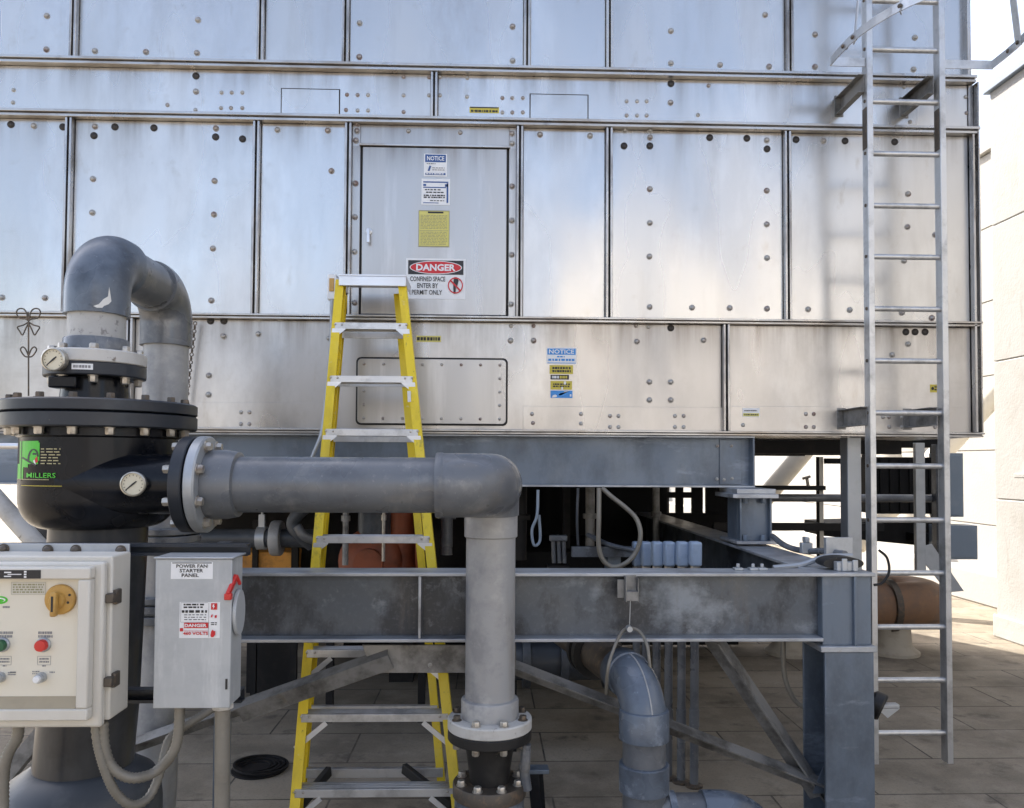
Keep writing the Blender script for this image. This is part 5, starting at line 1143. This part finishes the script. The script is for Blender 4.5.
pedestal(893,648,y0_+.02,'pale round pedestal under the rust brown pipe bend, at the fixed ladder'); pedestal(790,655,y0_+.02,'pale round pipe pedestal seen in the gap left of the steel post')
# small lamp on the post
lm = thing('floodlight', 'small dark floodlight with a pale bracket on the right side of the steel post', 'lamp', at(880,705,3.75))
c_ = at(879,706,3.78); MB().lathe(c_, (.6,-.4,-.3), [(.03,-.06),(.062,-.03),(.066,.01),(.06,.02)], 24).build('lamp_head', M['black_dull'], lm)
MB().box(pxb+.0005, c_.x+.09, 3.76, 3.80, c_.z-.005, c_.z+.012).build('bracket', M['grey_light'], lm, bevel=.003)
mb = MB(); mb.prism([(c_.x-.02,3.757,c_.z-.0055),(c_.x+.09,3.757,c_.z-.0055),(c_.x+.03,3.757,c_.z-.05)], (0,.003,0)); mb.build('gusset', M['grey_light'], lm)
MB().tube([(pxb+.02,3.78,fz0-.06),(pxb+.018,3.78,c_.z+.02)], .011, 10).build('conduit', M['pvc'], lm)
tag(MB().tube(spline([at(874,585,4.2), at(882,583,4.2), at(889,572,4.2), at(887,558,4.2), at(879,550,4.2)]), .007, 8).build('black_cable', M['rubber'], None), 'thin black cable curling above the rust brown bend, beside the fixed ladder', 'cable')
# diagonal braces of the neighbouring building
def wtube(p, q, r_, label, m='white_tube'):
    tag(MB().tube([p,q], r_, 20).build('diagonal_brace', M[m], None), label, 'brace')
XW = 6.9
wtube(at(757,507,9.5), at(815,440,9.5)+Vector((.2,0,.25)), .11, 'pale diagonal tube brace seen under the tower, between the pedestal and guard frame')
p = at(880,518,10.3); d_ = at(1003,385,10.3)-p; wtube(p - d_*.2, p + d_*1.05, .14, 'thick cream diagonal tube brace rising from behind the fixed ladder to the white wall')
wtube((6.62,12.2,1.0), (6.27,14.0,4.7), .15, 'cream diagonal tube mostly hidden behind the tower, shading the pale wall')
# left edge: brace and rod behind the vessel
tag(MB().tube([at(-10,492,4.2), at(44,552,4.2)], .045, 16).build('pipe_brace', M['white_flange'], None), 'pale sloping pipe behind the left side of the black vessel', 'pipe')
tag(MB().tube([at(-20,446,3.8), at(20,446,3.8)], .014, 12).build('rod', M['alu'], None), 'thin bright horizontal rod at the left picture edge beside the vessel', 'rod')
br_ = MB(); br_.bar(at(5,778,4.0), at(70,700,4.0), .07, .07); tag(br_.build('angle_brace', M['brace'], None), 'grey angle brace on the deck behind the foot of the black vessel', 'brace')
# drain cover and cable coil on the deck
dc = at(259,760,4.9); dcz = MB().lathe((dc.x, dc.y, 0), (0,0,1), [(.16,.001),(.16,.010),(.12,.012)], 28)
for k in range(5):
    dcz.ring((dc.x+.008*k-.02, dc.y+.015*(k%2), .018+.003*k), (0.03*(k-2),.02,1), .08+.017*k, .094+.017*k, -.006, .006, 24)
tag(dcz.build('cable_coil', M['dark_metal'], None), 'black cable coil lying on the deck left of the stepladder', 'cable')

# ------------------------------------------------------------------ buildings
bd = thing('building', 'white rough stucco building with a blue grey roof edge at the right picture edge', 'building', (8, 4, 0))
bxw = at(994,400,8.5).x
for k in range(4):
    MB().box(bxw, 14, -2.0, 8.5, 1.486*k, 1.486*k+1.474).build('wall', M['stucco'], bd, bevel=.008)
MB().box(bxw+.02, 13.98, -1.98, 8.48, 0, 5.92).build('wall_core', M['stucco'], bd)
MB().box(bxw-.05, 14.05, -2.05, 8.55, 5.931, 6.03).build('roof_edge', M['flash'], bd, bevel=.01)
zb_ = zz(1008,625,8.2); MB().box(bxw-.03, bxw-.0005, -2.0, 8.53, 0, .24).build('plinth', M['stucco'], bd, bevel=.015)
p = at(1016,473,8.1); MB().box(bxw-.10, bxw-.0005, 7.7, 8.05, p.z-.05, p.z+.0).build('light_shelf', M['stucco'], bd, bevel=.01)
bd2 = thing('building', 'long pale wall of a farther building behind the tower', 'building', (12, 18, 0))
for k in range(6):
    MB().box(XW, 16, 8.7, 34, 1.025*k, 1.025*k+1.012).build('wall', M['stucco_far'], bd2, bevel=.006)
MB().box(XW+.02, 15.98, 8.72, 33.98, 0, 6.14).build('wall_core', M['stucco_far'], bd2)
MB().box(XW-.35, XW-.0005, 9.5, 32, 0, .42).build('low_ledge', M['stucco_far'], bd2, bevel=.02)
MB().box(XW-.06, 16.05, 8.701, 34.05, 6.151, 6.25).build('roof_edge', M['stucco_far'], bd2, bevel=.01)
bd3 = thing('building', 'pale building across the far end of the roof, seen through the gaps under the tower', 'building', (-4, 36, 0))
MB().box(-16, 6.5, 34, 40, 0, 6).build('wall', M['stucco_far'], bd3, bevel=.02)
mb = MB()
for k in range(7): mb.box(-14+k*2.8, -12.6+k*2.8, 33.95, 33.999, 2.4, 4.4)
mb.build('window_band', M['sheet_black'], bd3)
bd4 = thing('building', 'pale unseen building added behind the viewer on the right to bounce fill onto the tower', 'building', (8, -16, 0))
MB().box(1.2, 13, -24, -13, 0, 9.0).build('wall', M['pale_grey_wall'], bd4, bevel=.02)  # out-of-view wall added for warm fill on the tower front
MB().box(1.1, 13.1, -24.1, -12.9, 9.001, 9.2).build('roof_edge', M['flash'], bd4)
for k in range(3): MB().box(3.0+k*3.4, 4.4+k*3.4, -12.999, -12.95, 1.4, 3.2).build('window', M['bluebox'], bd4)
bd5 = thing('building', 'unseen tan building added behind the viewer on the left, kept darker than the right one', 'building', (-6, -20, 0))
MB().box(-16, 0.5, -26, -16, 0, 6.0).build('wall', M['tan_wall'], bd5, bevel=.02)  # darker remainder of the added fill wall, keeps the fill one-sided
for k in range(4): MB().box(-14.5+k*3.6, -13+k*3.6, -15.999, -15.95, 1.4, 3.2).build('window', M['bluebox'], bd5)

# ------------------------------------------------------------------ tidy: origins of one-mesh things at their base
for o in list(scene.objects):
    if o.parent is None and o.type == 'MESH' and 'label' in o:
        vs = [v.co for v in o.data.vertices]
        c = Vector(((min(v.x for v in vs)+max(v.x for v in vs))/2, (min(v.y for v in vs)+max(v.y for v in vs))/2, min(v.z for v in vs)))
        o.data.transform(Matrix.Translation(-c)); o.location = c
